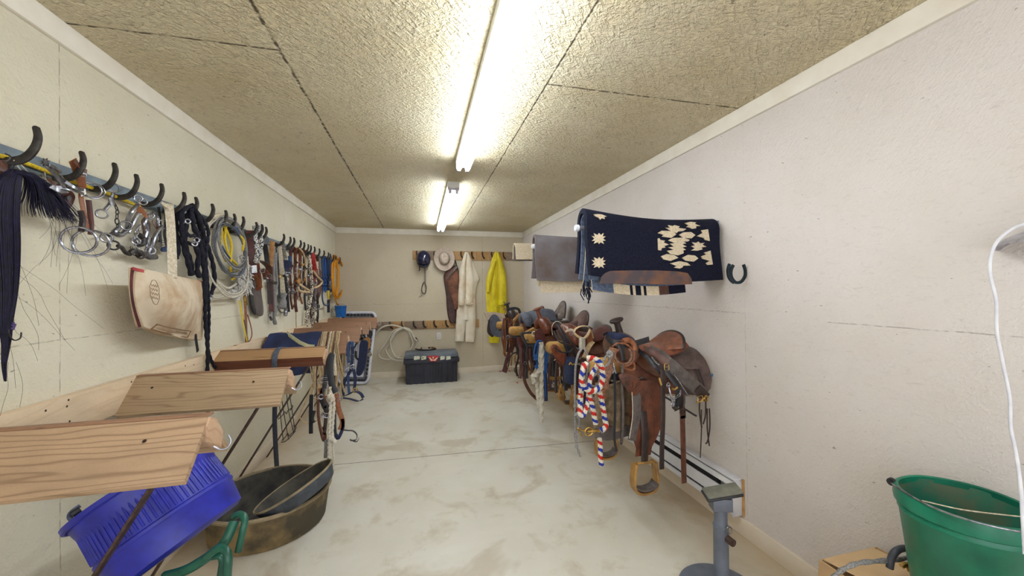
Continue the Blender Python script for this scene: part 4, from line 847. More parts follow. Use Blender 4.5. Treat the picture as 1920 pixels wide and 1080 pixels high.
MB().tube(sp([G(1130,880,1.24),G(1190,838,1.22),G(1232,850,1.21),G(1245,900,1.2),G(1240,990,1.2),G(1236,1100,1.2)],6),.012,10).build('leg',M_grn,t)
MB().tube(sp([G(1150,885,1.26),G(1195,880,1.25),G(1212,910,1.25),G(1200,1000,1.25),G(1190,1100,1.26)],6),.010,10).build('leg',M_grn,t)
MB().tube(sp([G(560,1000,1.3),G(640,950,1.3),G(700,905,1.31),G(740,900,1.32)],6),.016,10).build('rail',M_grn,t)
MB().sheet(lambda u,v:G(600+520*u,1000+140*v+30*math.sin(u*3.1),1.25+.22*(1-v)),10,6,.012).build('seat_panel',M_grn,t)
fy=lambda q:V((q.x,q.y,0.012))
for q in (G(1238,1100,1.2),G(1190,1100,1.26),G(600,1040,1.3),G(760,1060,1.22)):
    MB().tube([q,fy(q)],.012,8).build('leg',M_grn,t)
# ================================================================ back wall
M_bw=mk_wood('hook_board_wood',(184,142,88),(130,88,48),(5,.6,.8),6); M_bw2=mk_wood('dark_board_wood',(142,120,98),(100,78,58),(.7,5,6),7)
def hookboard(pxs,yt,yb,label,darks):
    t=thing('hook_board',label,'board',Bk(pxs[0],yb)); z1=Bk(pxs[0],yt).z; z0=Bk(pxs[0],yb).z
    for i,(a,b_) in enumerate(zip(pxs,pxs[1:])):
        xa=Bk(a,yt).x; xb=Bk(b_,yt).x
        MB().box(((xa+xb)/2,D-.011,(z0+z1)/2),(xb-xa-.003,.022,z1-z0),bev=.002).build('board_segment',M_bw2 if i in darks else M_bw,t)
    return z0,z1
ub=hookboard([774,787,812,853,869,886,894,913,930,948,966,984],470,487,'upper wooden board with iron hooks across the back wall',(1,9,10))
lb=hookboard([700,716,734,758,778,796,816,838,858,880,898],604,619.5,'lower wooden board with iron hooks behind the storage box',(0,1,3,4))
hk=h0
def bhook(px,z,lab,rz=-2.6,grp=None):
    c_=hk.copy(); S.collection.objects.link(c_); c_.location=V((Bk(px,500).x,D-.022,z-.062)); c_.rotation_euler=(0,0,rz); c_.scale=(1.1,1.2,1.1); c_['label']=lab; c_['group']=grp
    return c_
for px,wd in ((786,'above the riding helmet'),(818,'half hidden at the left of the hat'),(868,'just left of the white coveralls'),(888,'first empty one right of the coveralls'),(908,'second right of the coveralls'),(925,'left side of the yellow raincoat'),(947,'right of the yellow raincoat')):
    bhook(px,(ub[0]+ub[1])/2,'dark iron hook on the upper back board, '+wd,grp='hooks on the upper back board')
for px,wd in ((735,'leftmost, above the white lasso'),(757,'holding the white lasso'),(779,'right of the lasso'),(797,'fourth from the left'),(817,'above the wall outlet'),(839,'last before the brown chaps'),(858,'behind the foot of the chaps')):
    bhook(px,(lb[0]+lb[1])/2,'dark iron hook on the lower back board, '+wd,grp='hooks on the lower back board')
W=lambda px,py,o:at(px,py,D-o)
def garment(rows,depth,off,folds,amp,mat_,parent,name_,nu=36,sub=6,t=.02,seed=0):
    R_=[V((y,a,b_)) for y,a,b_ in rows]; R_=sp(R_,sub)
    n=len(R_)-1
    def f(u,v):
        q=R_[min(n,int(round(v*n)))]; x=q.y+(q.z-q.y)*u
        o=off+depth*math.sin(math.pi*min(1,max(0,u)))**.6*(.4+.6*v)+amp*math.sin(folds*u*math.pi*2+seed+1.5*math.sin(v*4))*(.3+.7*v)
        return W(x,q.x,o)
    return MB().sheet(f,nu,n,t).build(name_,mat_,parent)
# helmet
t=thing('riding_helmet','glossy dark navy riding helmet hanging on the upper board','helmet',Bk(794,503,.1)); c_=W(794,486,.12)
M_hel=mk('navy_gloss_shell',(24,28,60),(18,20,44),.12,0,sc=4,bmp=0,spec=.8)
Ms=Matrix.Translation(c_)@Matrix.Diagonal((.118,.12,.15,1))
MB().lathe([(math.sin(a*math.pi/12),math.cos(a*math.pi/12)) for a in range(13)],32,Ms).build('shell',M_hel,t)
MB().tube(sp([c_+V((-.10,-.02,-.06)),c_+V((-.06,-.09,-.12)),c_+V((.0,-.11,-.145)),c_+V((.06,-.09,-.12)),c_+V((.10,-.02,-.06))],5),.014,8,flat=.5).build('visor',M_lk,t)
MB().strap(tr(W,[(786,498,.12),(787,505,.1),(785,508,.08)],0),.014,.004,(1,0,0)).build('harness',M_kweb,t)
hang('riding_crop','thin grey strap with a braided loop and tail hanging below the helmet','strap',W,[('strap',M_gweb,'s',3,[(796,500,.06),(797,515,.05),(797,530,.04)]),('loop',M_lg,'c',2,[(796,529,.04),(799,538,.04),(798,548,.04),(795,551,.04),(791,546,.04),(792,535,.04)]),('tail',M_rg,'t',1.2,[(794,550),(789,555),(785,557)])],off=.04,side=(1,0,0))
# cowboy hat
t=thing('cowboy_hat','pale grey-tan felt cowboy hat hung crown outward on the upper board','hat',W(833,506,.06)); c_=W(833,485,.07)
M_felt=mk('felt',(196,180,164),(174,156,140),.9,0,sc=30,bmp=.2)
k_=pm(c_)
def brim(u,v):
    a=u*2*math.pi; r_=.42+.58*v; x=19*k_*math.cos(a)*r_; z=23*k_*math.sin(a)*r_
    return c_+V((x,-.05*(math.cos(a)**2)*v*v+.02*math.sin(a)*v,z))
m_=MB(); m_.sheet(brim,48,8,.006); m_.build('brim',M_felt,t)
def crown(u,v):
    a=u*2*math.pi; q=v*math.pi/2; r_=math.cos(q)**.55 if v<1 else 0.
    x=9.5*k_*math.cos(a)*r_; z=11.5*k_*math.sin(a)*r_; y=-.125*math.sin(q)**.8+.045*math.exp(-(x/(2.6*k_))**2)*(v**3)
    return c_+V((x*(1-.12*v),y,z))
m_=MB(); m_.sheet(crown,40,14,.005); m_.build('crown',M_felt,t)
MB().tube([c_+V((9.8*k_*math.cos(a*math.pi/16),-.012,11.8*k_*math.sin(a*math.pi/16))) for a in range(32)],.006,6,closed=True).build('hat_band',M_gweb,t)
MB().lathe([(.0001,.006),(.009,.004),(.011,0)],10,Matrix.Translation(c_+V((.085,-.045,.02)))@Matrix.Rotation(math.pi/2,4,'X')).build('button',M_steel,t)
# chaps
M_sue=mk('brown_suede',(128,84,62),(92,56,40),.75,0,sc=9,bmp=.3,det=5,lo=.42,hi=.6); M_sued=mk('dark_suede',(84,58,52),(60,40,38),.7,0,sc=9,bmp=.3)
t=thing('chaps','brown leather chaps hanging between the hat and the white coveralls','chaps',W(846,607,.05))
garment([(498,853,857),(504,843,859),(512,834,860),(520,832,861),(535,834,861),(555,837,859),(575,838,857),(595,841,856),(606,845,853)],.05,.03,1.5,.008,M_sued,t,'leg_panel',t=.012,seed=1)
garment([(500,852,857),(506,843,858),(514,836,860),(524,836,861),(545,842,861),(565,848,860),(580,852,858)],.05,.055,1,.008,M_sue,t,'leg_panel',t=.01,seed=2)
MB().strap(tr(W,[(857,500,.12),(850,508,.13),(842,516,.13),(839,524,.12)],0),.03,.006,(1,0,.5)).build('waist_strap',M_lg,t)
MB().strap(tr(W,[(853,488,.05),(855,494,.08),(856,500,.1)],0),.02,.005,(1,0,0)).build('hanging_loop',M_kweb,t)
# coveralls
M_cov=mk('soiled_white_cotton',(230,220,200),(204,182,148),.9,0,sc=3.5,bmp=.4,det=7,lo=.45,hi=.68)
t=thing('coveralls','long dirty white coveralls hanging from the upper board','coveralls',W(872,642,.06))
garment([(473,873,877.5),(480,870,880),(490,867,885),(505,863,891),(518,861,896),(524,860,897.5),(532,860,894),(545,859,891),(572,858,890),(600,856,891)],.05,.04,2.5,.012,M_cov,t,'torso',seed=1)
garment([(560,858,874),(585,857,873),(610,855.5,871.5),(640,853.5,868.5)],.05,.05,1,.012,M_cov,t,'trouser_leg',nu=18,seed=.5)
garment([(560,873,891),(585,873.5,891),(610,873.5,891),(641,874,888)],.05,.05,1,.012,M_cov,t,'trouser_leg',nu=18,seed=2.)
garment([(478,871,876),(495,867,873),(520,863,872),(545,860.5,871),(562,860,871),(570,860,870)],.05,.09,.6,.008,M_cov,t,'sleeve',nu=14,seed=.2)
garment([(478,875,880),(495,874,883),(520,873,887),(545,873,887),(560,873,886.5),(569,873,886)],.05,.09,.6,.008,M_cov,t,'sleeve',nu=14,seed=1.2)
m_=MB().tube(tr(W,[(860,570,.12),(865,572,.15),(870,571,.12)],0),.012,8); m_.build('cuff',M_cov,t); MB().tube(tr(W,[(873,569,.12),(880,571,.15),(886,569,.12)],0),.012,8).build('cuff',M_cov,t)
MB().tube(tr(W,[(875,476,.13),(873,500,.125),(873,530,.13),(872,560,.13)],0),.004,6).build('zip_placket',mk('placket_cloth',(170,150,118),(150,128,96),.9),t)  # placket line in a darker tan than the coverall cloth
# raincoat
M_rain=mk('yellow_rubber_coat',(226,208,28),(204,182,20),.5,0,sc=7,bmp=.4,det=4)
t=thing('raincoat','bright yellow raincoat hanging from the upper board','raincoat',W(930,586,.06))
garment([(473,929,934),(478,926,936),(488,922,940),(500,919,944),(512,916,947),(525,914,948.5),(545,911.5,949.5),(565,912,949),(584,914,947),(588,916,944)],.06,.04,2.2,.016,M_rain,t,'body',seed=2)
garment([(490,924,930),(505,918,927),(520,913.5,924),(535,912,920),(547,912.5,918)],.05,.09,.5,.006,M_rain,t,'sleeve',nu=12)
garment([(485,932,938),(505,936,944),(530,937,948),(555,936,949),(572,935,949)],.05,.09,.8,.01,M_rain,t,'sleeve',nu=12,seed=1)
garment([(575,915,938),(600,916,937),(625,917,935.5),(643,918,935)],.03,.03,1,.008,M_rain,t,'coat_tail',nu=14,seed=1)
MB().tube(tr(W,[(925,573,.13),(935,574,.15),(942,571,.16),(948,572,.13)],0),.006,6).build('pocket_flap',M_rain,t)
MB().tube(tr(W,[(931,478,.13),(932,500,.13),(930,530,.135),(925,560,.13)],0),.006,6).build('front_placket',M_rain,t)
# white lasso
WL=lambda px,py,o:at(px,py,D-.06-o)
hang('lasso','big loose white lasso rope hanging from the lower board beside the storage box','lasso',WL,[
 ('coil',M_rw,'t',3.0,[(704,627),(712,617),(724,611),(738,610),(750,613),(756,615)]),
 ('coil',M_rw,'t',3.0,[(757,615),(742,618),(732,628),(722,645),(711,660),(711,668),(718,673),(730,674),(742,671),(752,667)],{'off':.015}),
 ('coil',M_rw,'t',3.0,[(757,616),(745,621),(735,635),(728,648),(723,655),(727,665),(735,673),(745,676),(755,677)],{'off':.03}),
 ('coil',M_rw,'t',3.0,[(756,614),(742,622),(733,634),(732,645),(736,660),(744,670),(754,672)],{'off':.045}),
 ('coil',M_rw,'t',3.0,[(757,614),(768,618),(774,628),(778,636),(782,640),(780,648),(776,658)],{'off':.01}),('coil',M_rw,'t',3.0,[(756,614),(766,622),(772,634),(774,645),(770,656)],{'off':.03}),('coil',M_rw,'t',3.0,[(758,616),(770,622),(776,634),(782,639)],{'off':.045}),
 ('honda',M_lb,'t',3.4,[(779,633),(782,638),(783,641)])],off=0.)
oc=Bk(823,630); outlet(V((oc.x,D,oc.z)),(1,0,0),(0,-1,0),'second white wall outlet, on the back wall above the storage box')
# storage box
bx0,bx1=-.252,.585; yF=6.02; yBk=6.50; zt=at(800,666,yF).z; 
M_box=mk('dusty_black_plastic',(44,46,60),(26,27,36),.5,0,sc=5,bmp=.15,det=6,lo=.45,hi=.7); M_lid=mk('grey_dusty_lid',(112,120,130),(84,90,100),.6,0,sc=4,bmp=.2)
M_dust=mk('dust_scrape',(120,108,92),(60,56,56),.8,0,sc=20)
zl_=at(800,673,yF).z; cx=(bx0+bx1)/2; t=thing('storage_box','large black plastic storage box with grey lid and red emblem by the back wall','storage box',(cx,(yF+yBk)/2,0))
def boxbody(m_):
    lo=[];N=0
    z0,z1=.0,zl_-.02
    ring=[]
    n=17; pts=[]
    for i in range(n*2+1):
        s_=i/(n*2); x=bx0+.03+(bx1-bx0-.06)*s_; pts.append((x,yF+(.0 if (i//2)%2 else .014)))
    pts+= [(bx1-.015,yF+.03),(bx1-.015,yBk-.02),(bx0+.015,yBk-.02),(bx0+.015,yF+.03)]
    vs=[];fs=[];m=len(pts)
    for z,tp in ((z0,.97),(z0+.01,.975),(z1,1.)):
        for x,y in pts: vs.append((cx+(x-cx)*tp,6.26+(y-6.26)*tp,z))
    for i in range(2):
        for k in range(m): fs.append((i*m+k,i*m+(k+1)%m,i*m+m+(k+1)%m,i*m+m+k))
    fs.append(tuple(range(m))[::-1]); fs.append(tuple(2*m+k for k in range(m)))
    m_.add(vs,fs)
m_=MB(); boxbody(m_); m_.build('body',M_box,t)
MB().box((cx,(yF+yBk)/2-.005,zl_-.035),(bx1-bx0+.02,yBk-yF+.03,.075),bev=.018).build('lid_band',M_box,t)
MB().box((cx,(yF+yBk)/2,zt-.02),(bx1-bx0-.01,yBk-yF-.01,.07),bev=.02).build('lid',M_lid,t)
fr=yF-.022
def fpx(px,py): p=at(px,py,fr); return V((p.x,fr-.001,p.z))
def plate(pts,mat_,name_,par,th=.006,dy=0.):
    P=[fpx(*p)+V((0,-dy,0)) for p in pts]; n=len(P)
    return MB().add([p for p in P]+[p+V((0,-th,0)) for p in P],[tuple(range(n)),tuple(range(n,2*n))[::-1]]+[(i,(i+1)%n,n+(i+1)%n,n+i) for i in range(n)]).build(name_,mat_,par)
emb=plate([(801,667),(823.5,667),(818,677.5),(806,677.5)],mk('red_emblem',(196,40,30),(180,34,26),.4,bmp=0),'emblem',t)
M_wht=flat('emblem_white',(232,222,200),.5)
plate([(804,670),(806,670),(811,675),(812.2,674),(813.2,675),(819,670),(821,670),(815.5,676.5),(812.2,675.4),(808.8,676.5)],M_wht,'emblem_mark',emb,.002,.007); plate([(810.5,669),(813.8,669),(812.2,673)],M_wht,'emblem_mark',emb,.002,.007)
for a,b_ in ((776,787.5),(790,799),(825.5,834),(836.5,845)):
    lab=plate([(a,669+.3*((a>800))),(a+2,667.6),(b_-1,667.6),(b_,669),(b_,673.5),(a,675)],mk('worn_white_label',(226,226,206),(190,192,170),.6,sc=40,bmp=0),'label_sticker',t)
plate([(791.5,669.5),(794.5,669.5),(794,672.5),(791.5,672.5)],flat('green_mark',(110,130,60),.6),'label_mark',lab,.001,.007)
MB().box(fpx(772,665)+V((0,.0,.0)),(.09,.02,.02),bev=.005).build('latch',M_lid,t); MB().box(fpx(851,662.5),(.09,.02,.02),bev=.005).build('latch',M_lid,t)
BT=lambda px,py,o:Fz(px,py,zt+.02+o)
hang('whip','coiled dark brown cable with a tan handle lying on the storage box lid','whip',BT,[('coil',M_ld,'t',2.6,[(806,649.5),(794,648.5),(782,650.5),(778,653),(783,655.3),(795,656.3),(808,655.6),(817,654),(812,652)]),('coil',M_ld,'t',2.6,[(790,655),(790,652.5),(796,651),(806,652)]),('handle',M_lo,'t',3.6,[(802,650.5),(808,651.3),(814,652.4)])],off=.008)
from mathutils.geometry import tessellate_polygon
# ================================================================ right wall: saddles
M_fle=mk('wool_fleece',(206,196,176),(150,132,104),.95,0,sc=40,bmp=1.,det=5,dist=.012); M_och=mk('ochre_foam',(188,146,74),(140,100,48),.8,0,sc=9,bmp=.4,det=5)
M_wst=mk('stirrup_wood',(176,132,66),(120,84,40),.5,0,sc=14,bmp=.3,det=5)
def tooled(name,c1,c2,rough=.42,pat=170.):
    m,nt,b,tc=base(name); n=noise(nt,tc,14,6,.6); k=nd(nt,'ShaderNodeTexChecker'); k.inputs['Scale'].default_value=pat; nt.links.new(mapv(nt,tc,(1,1,1),(.5,.6,.78)),k.inputs['Vector'])
    vo=nd(nt,'ShaderNodeTexVoronoi'); vo.inputs['Scale'].default_value=pat*.35; nt.links.new(tc,vo.inputs['Vector'])
    c=mixc(nt,ramp(nt,n,[(.35,0.),(.65,1.)]),lin(c1),lin(c2)); c=mixc(nt,mth(nt,'MULTIPLY',k.outputs['Fac'],.22),c,lin(tuple(x*.55 for x in c2)))
    nt.links.new(c,b.inputs['Base Color']); b.inputs['Roughness'].default_value=rough; bump(nt,b,mth(nt,'ADD',vo.outputs['Distance'],mth(nt,'MULTIPLY',k.outputs['Fac'],.4)),.4,.003); return m
M_tool=tooled('tooled_leather',(120,66,42),(68,36,23)); M_toold=tooled('basket_stamped_leather',(104,84,78),(70,54,52),.5,150.)
def rack_r(y,label,x0=1.04,w=.17,h=.10,zt=1.0):
    t=thing('saddle_rack',label,'saddle rack',(XR,y,zt-h),'padded saddle racks on the right wall')
    MB().box(((x0+XR-.01)/2,y,zt-h/2),(XR-.01-x0,w,h),bev=.035,seg=4).build('padded_arm',M_och,t)
    MB().box(((x0+XR-.01)/2+.01,y,zt-h-.015),(XR-.03-x0,.05,.03),bev=.003).build('bar',M_kp,t)
    m_=MB().box((XR-.012,y,zt-.13),(.022,.14,.2),bev=.002); m_.build('wall_block',M_w1,t)
    MB().beam((x0+.3,y,zt-h-.03),(XR-.02,y,zt-.42),.03,.01,bev=.001).build('brace',M_kp,t)
    return t
def saddle(label,xf,yc,zr,mseat,mskirt,mfork,mfend,mcant,hornh=.12,cant=.14,Ls=.58,fend=True,horn=True,skd=.27,mjock=None,fz=.0,stirmat=None,rear=1.,mhorn=None,lean=.0,wid=1.,cx=0.,fx=.24,ss=1.,mskf=None):
    t=thing('saddle',label,'saddle',(xf+Ls/2,yc,zr)); W_=lambda x,y,z:V((xf+x,yc+y,zr+z)); mjock=mjock or mskirt
    def barrel(s,r=.155):   # arc length s to lateral position and drop
        th=abs(s)/r; k=1 if s>=0 else -1
        if th<1.25: return k*r*math.sin(th), r*(math.cos(th)-1)
        y=r*math.sin(1.25); z=r*(math.cos(1.25)-1); e=(th-1.25)*r
        return k*(y+e*math.cos(1.25)*.8), z-e*math.sin(1.25)
    def layer(x0,x1,dep,lift,cr,dip=0.):
        def f(u,v):
            e=min(1,min(u,1-u)/cr) if cr else 1; e=math.sqrt(max(0,1-(1-e)**2)); w_=dep(u)*(.72+.28*e)
            s=(v*2-1)*w_; y,z=barrel(s,.15+lift); x=x0+(x1-x0)*u
            return W_(x,y*wid,z+lift+dip*(2*u-1)**2*max(0,1-abs(s)/.15))
        return f
    MB().sheet(layer(.01,Ls+.01,lambda u:skd+.015+.06*u*rear,.012,.2),24,36,.022).build('fleece_lining',M_fle,t)
    MB().sheet(layer(.0,Ls+.02,lambda u:skd+.02+.07*u*rear,.028,.22),28,40,.010,mf=lambda u,v:0 if u>.52 else 1).build('skirt',[mskirt,mskf or mskirt],t)
    MB().sheet(layer(.10,Ls-.10,lambda u:skd*.72+.05*math.sin(u*math.pi),.040,.35),22,32,.008).build('seat_jockey',mjock,t)
    MB().sheet(layer(Ls*.62,Ls+.0,lambda u:skd*.78,.046,.4),16,30,.008).build('rear_jockey',mskirt,t)
    # seat: dished surface
    def seat(u,v):
        x=.09+(Ls-.20)*u; w_=.085+.05*math.sin(u*math.pi*.9)+.03*u; s=(v*2-1)
        z=.075+.05*(1-u)**3+.055*max(0,u-.55)**1.5*3-.05*abs(s)**2.2; return W_(x,s*w_,z)
    MB().sheet(seat,20,16,.012).build('seat',mseat,t)
    # cantle dish
    def cantle(u,v):
        a=(u*2-1)*1.45; hh=cant; r0=.04+.125*v; x=Ls+cx-.15+.02*v+.085*v**1.6-.05*(1-math.cos(a))*1.2
        return W_(x,math.sin(a)*(.10+.055*v),.045+(.03+hh*v)*max(0.,math.cos(a))**.8*1.05)
    MB().sheet(cantle,30,10,.014).build('cantle',mcant,t)
    MB().tube([cantle(u/40,1.) for u in range(41)],.011,8).build('cantle_binding',M_ld,t)
    # fork with swells
    P_=sp([W_(.055,-.135,.0),W_(.06,-.125,.055),W_(.055,-.07,.105),W_(.05,0,.125),W_(.055,.07,.105),W_(.06,.125,.055),W_(.055,.135,.0)],6)
    MB().tube(P_,lambda q:.030+.022*abs(math.sin(q*math.pi*2))**1.2+.012*math.sin(q*math.pi),14,side=(1,0,0)).build('fork',mfork,t)
    if horn:
        hx=.035-lean; Mh=Matrix.Translation(W_(hx,0,.135))@Matrix.Rotation(-.28,4,'Y')
        MB().lathe([(.0001,-.03),(.036,-.03),(.024,.02),(.020,hornh-.03),(.024,hornh-.012)],20,Mh).build('horn_neck',mhorn or mfork,t)
        MB().lathe([(.0001,hornh-.014),(.034,hornh-.014),(.041,hornh-.006),(.041,hornh+.002),(.034,hornh+.008),(.0001,hornh+.010)],24,Mh@Matrix.Diagonal((1.15,.95,1,1))).build('horn_cap',mhorn or mfork,t)
    if fend:
        for k in (-1,1):
            y0=k*(.205*wid)
            def fd(u,v):
                z=-.10-.40*v+fz*v; w_=.05+.055*math.sin(min(1,v*1.15)*math.pi)**.8+.01*(1-v); x=fx+.035+(u*2-1)*w_-.03*v
                return W_(x,y0+k*(.015+.02*math.sin(v*3)),z)
            MB().sheet(fd,10,18,.006).build('fender',mfend,t)
            MB().strap([W_(fx,y0+k*.03,-.25),W_(fx,y0+k*.045,-.35),W_(fx,y0+k*.05,-.4+fz),W_(fx,y0+k*.04,-.53+fz)],.045,.006,(1,0,0)).build('stirrup_leather',M_ld,t)
            zc=-.53+fz; S_=[]
            for a in range(25):
                an=math.pi*(.5+2*a/24*.5*2)*1.0
            arc=[(-.052,.0),(-.060,-.05),(-.062,-.10),(-.045,-.135),(0,-.145),(.045,-.135),(.062,-.10),(.060,-.05),(.052,.0)]
            s_=MB(); s_.strap(sp([W_(fx+a_*ss,y0+k*.04,zc+b_*ss) for a_,b_ in arc],4),.055,.014,(0,1,0)); st=s_.build('stirrup',stirmat or M_wst,t)
            MB().tube([W_(fx-.05,y0+k*.04,zc-.002),W_(fx+.05,y0+k*.04,zc-.002)],.008,10).build('stirrup_bolt',M_wst,st)
            MB().strap(sp([W_(fx+a_*ss,y0+k*.04,zc+b_*ss+.008) for a_,b_ in ((-.058,-.105),(-.042,-.125),(0,-.134),(.042,-.125),(.058,-.105))],4),.07,.008,(0,1,0)).build('tread_cover',M_lg,st)
    for k in (-1,1):
        MB().lathe([(.0001,.004),(.016,.003),(.018,0)],12,Matrix.Translation(W_(Ls-.09,k*.165*wid,-.05))@Matrix.Rotation(k*-math.pi/2*.8,4,'X')).build('concho',M_steel,t)
        m_=MB(); m_.strap(sp([W_(Ls-.09,k*.175*wid,-.06),W_(Ls-.085,k*.2,-.16),W_(Ls-.10,k*.205,-.30),W_(Ls-.08,k*.2,-.42)],4),.010,.003,(1,0,0)); m_.build('saddle_string',M_ld,t)
        m_=MB(); m_.strap(sp([W_(Ls-.07,k*.175*wid,-.06),W_(Ls-.06,k*.205,-.18),W_(Ls-.055,k*.205,-.33),W_(Ls-.07,k*.2,-.40)],4),.010,.003,(1,0,0)); m_.build('saddle_string',M_ld,t)
        rg=W_(.10,k*.19*wid,-.12); MB().tube([rg+V((.03*math.cos(a*math.pi/10),0,.03*math.sin(a*math.pi/10))) for a in range(20)],.004,6,closed=True).build('rigging_ring',M_steel,t)
        MB().strap(sp([rg,rg+V((0,k*.01,-.12)),rg+V((.01,k*.012,-.34))],4),.035,.005,(1,0,0)).build('latigo',M_lk,t)
    return t
for y,l in ((2.2,'ochre padded saddle rack under the saddle nearest the camera'),(3.02,'ochre saddle rack under the low saddle covered by bridles'),(3.72,'ochre saddle rack under the red-brown saddle'),(4.42,'ochre saddle rack under the grey-seated saddle'),(5.2,'ochre saddle rack under the farthest saddle')):
    rack_r(y,l)
saddle('big brown western saddle nearest the camera with a dark horn and dished rust-coloured cantle',1.19,2.2,1.0,leather('seat_rust',(150,88,60),(96,62,50),.35),M_toold,leather('fork_brown',(112,74,56),(72,52,44),.4),M_tool,leather('cantle_rust',(150,94,68),(98,66,54),.4),hornh=.115,cant=.075,Ls=.58,cx=-.075,fx=.075,ss=1.2,lean=-.03,mskf=M_tool,fz=-.04,mjock=leather('seat_jockey_brown',(120,72,46),(78,48,34),.4),mhorn=M_ld,skd=.28,wid=.95)
saddle('low brown saddle buried under bridles, second from the camera on the right wall',1.17,3.02,.985,M_lw,M_lb,M_lr,M_lb,M_lw,hornh=.07,cant=.06,Ls=.46,skd=.24,horn=False)
saddle('glossy red-brown saddle with a tall horn capped in tan, third from the camera',1.17,3.72,1.0,M_lw,M_lb,M_lr,M_lb,leather('ribbed_cantle',(112,76,66),(76,50,46),.4),hornh=.12,cant=.13,skd=.26,mhorn=leather('horn_red',(140,74,52),(104,50,36),.3))
M_gs=leather('grey_suede',(92,96,108),(66,68,78),.75)
saddle('saddle with smooth grey seat and tall suede cantle, fourth from the camera',1.18,4.42,1.01,M_gs,M_lb,M_gs,M_ld,leather('pale_suede',(128,114,104),(88,76,70),.8),horn=False,cant=.20,Ls=.60,skd=.25)
saddle('farthest saddle, dark fork with tan strings near the back corner',1.18,5.2,1.02,M_lb,M_lr,M_ld,M_lb,M_lt,hornh=.10,cant=.10,skd=.24,mhorn=M_lk)
# grey cloth-like seat cover hump over the fourth saddle
t=thing('seat_cover','smooth blue-grey padded cover over the seat of the fourth saddle','cover',V((1.4,4.42,1.1)))
def hump(u,v):
    x=1.24+.34*u; s=v*2-1; return V((x,4.42+s*(.15+.02*u),1.155+.05*math.sin(u*2.4)-.13*abs(s)**2.2))
MB().sheet(hump,16,18,.02).build('cover',M_gs,t)
# --- straps, ropes and bridles draped over the near saddle
N2=PY(1.93); N3=PY(1.90)
hang('strap','wide worn grey strap over the back of the near saddle, brass buckle at its end','strap',N2,[
 ('strap',M_lg,'s',24,[(1214,656,-.15),(1232,664,-.08),(1250,678,.0),(1275,700,.02),(1300,722,.02),(1318,738,.02)],{'side':(.75,-.05,.65)}),('strap',M_lb,'s',15,[(1200,654,-.2),(1222,660,-.1),(1240,672,-.02),(1253,682,.03)],{'side':(.6,0,.8)}),
 ('tip',M_ld,'s',18,[(1308,728,.03),(1318,738,.03),(1326,746,.02)],{'side':(.75,0,.65)}),('buckle',M_brass,'b',(13,11),[(1313,748,.05)]),('hook',M_brass,'o',(4.5,3.4),[(1324,747,.05)]),('tongue',M_brass,'t',3.4,[(1306,754,.05),(1314,752,.05),(1322,744,.05)])],off=.0,nrm=(.2,-1,.1))
hang('breast_collar','brass-buckled dark strap hanging down the flank of the near saddle','strap',N3,[
 ('strap',M_ld,'s',10,[(1222,668,-.1),(1236,684,.0),(1243,700,.02),(1243,740,.02),(1243,790,.02),(1241,840,.02),(1241,880,.02)],{'side':(1,0,0)}),('buckle',M_brass,'b',(11,12),[(1250,688,.04)]),('snap',M_brass,'t',4,[(1236,708,.05),(1238,716,.05),(1240,722,.05)]),
 ('keeper',M_steel,'t',4,[(1222,670,.0),(1230,680,.03),(1236,684,.04)]),('strap',M_lk,'s',8,[(1195,655,-.16),(1210,668,-.05),(1228,686,.02),(1245,705,.0)],{'side':(.6,0,.8)})],off=.02,nrm=(.2,-1,.1))
hang('headstall','dark headstall with a silver bit hanging beside the basket-stamped skirt','headstall',N3,[
 ('strap',M_lk,'s',9,[(1245,690,.0),(1258,708,.02),(1268,722,.03),(1270,740,.03),(1268,770,.0)],{'side':(.8,0,.5)}),('shank',M_steel,'t',3.6,[(1253,722,.04),(1256,735,.05),(1260,750,.05),(1262,762,.05)]),('ring',M_steel,'o',(4,2.4),[(1253,722,.05)]),('ring',M_steel,'o',(4,2.4),[(1262,757,.05)]),
 ('mouthpiece',M_brass,'t',4,[(1258,728,.05),(1264,730,.05),(1270,726,.05)]),('chain',M_steel,'k',4,[(1262,748,.05),(1268,746,.05),(1275,738,.05),(1276,732,.05)]),('strap',M_ld,'s',8,[(1262,762,.04),(1270,768,.05),(1280,760,.04),(1281,740,.02)],{'side':(.5,-.8,.3)}),
 ('buckle',M_iron,'b',(14,8),[(1280,772,.04)]),('steel_edge',M_steel,'t',2.6,[(1262,700,.03),(1275,718,.04),(1290,742,.04)])],off=.02,nrm=(.2,-1,.1))
hang('billet_strap','long dark brown leather strap with a pointed tip hanging lowest on the right','strap',N3,[('strap',M_lb,'s',11,[(1279,762),(1280,800),(1281,840),(1282,880),(1283,906)],{'side':(1,0,0)}),('loop',M_lk,'s',12,[(1272,745),(1279,765),(1281,785)],{'side':(1,0,0)})],off=.0)
hang('saddle_string','pair of thin dark strings hanging at the back of the near saddle','string',PY(2.02),[('string',M_ld,'t',2.4,[(1326,766),(1326,800),(1328,822),(1330,836)]),('string',M_ld,'t',2.4,[(1330,766),(1331,800),(1327,826),(1323,832)]),('string',M_ld,'t',2,[(1315,768),(1315,810),(1313,858)])],off=0.)
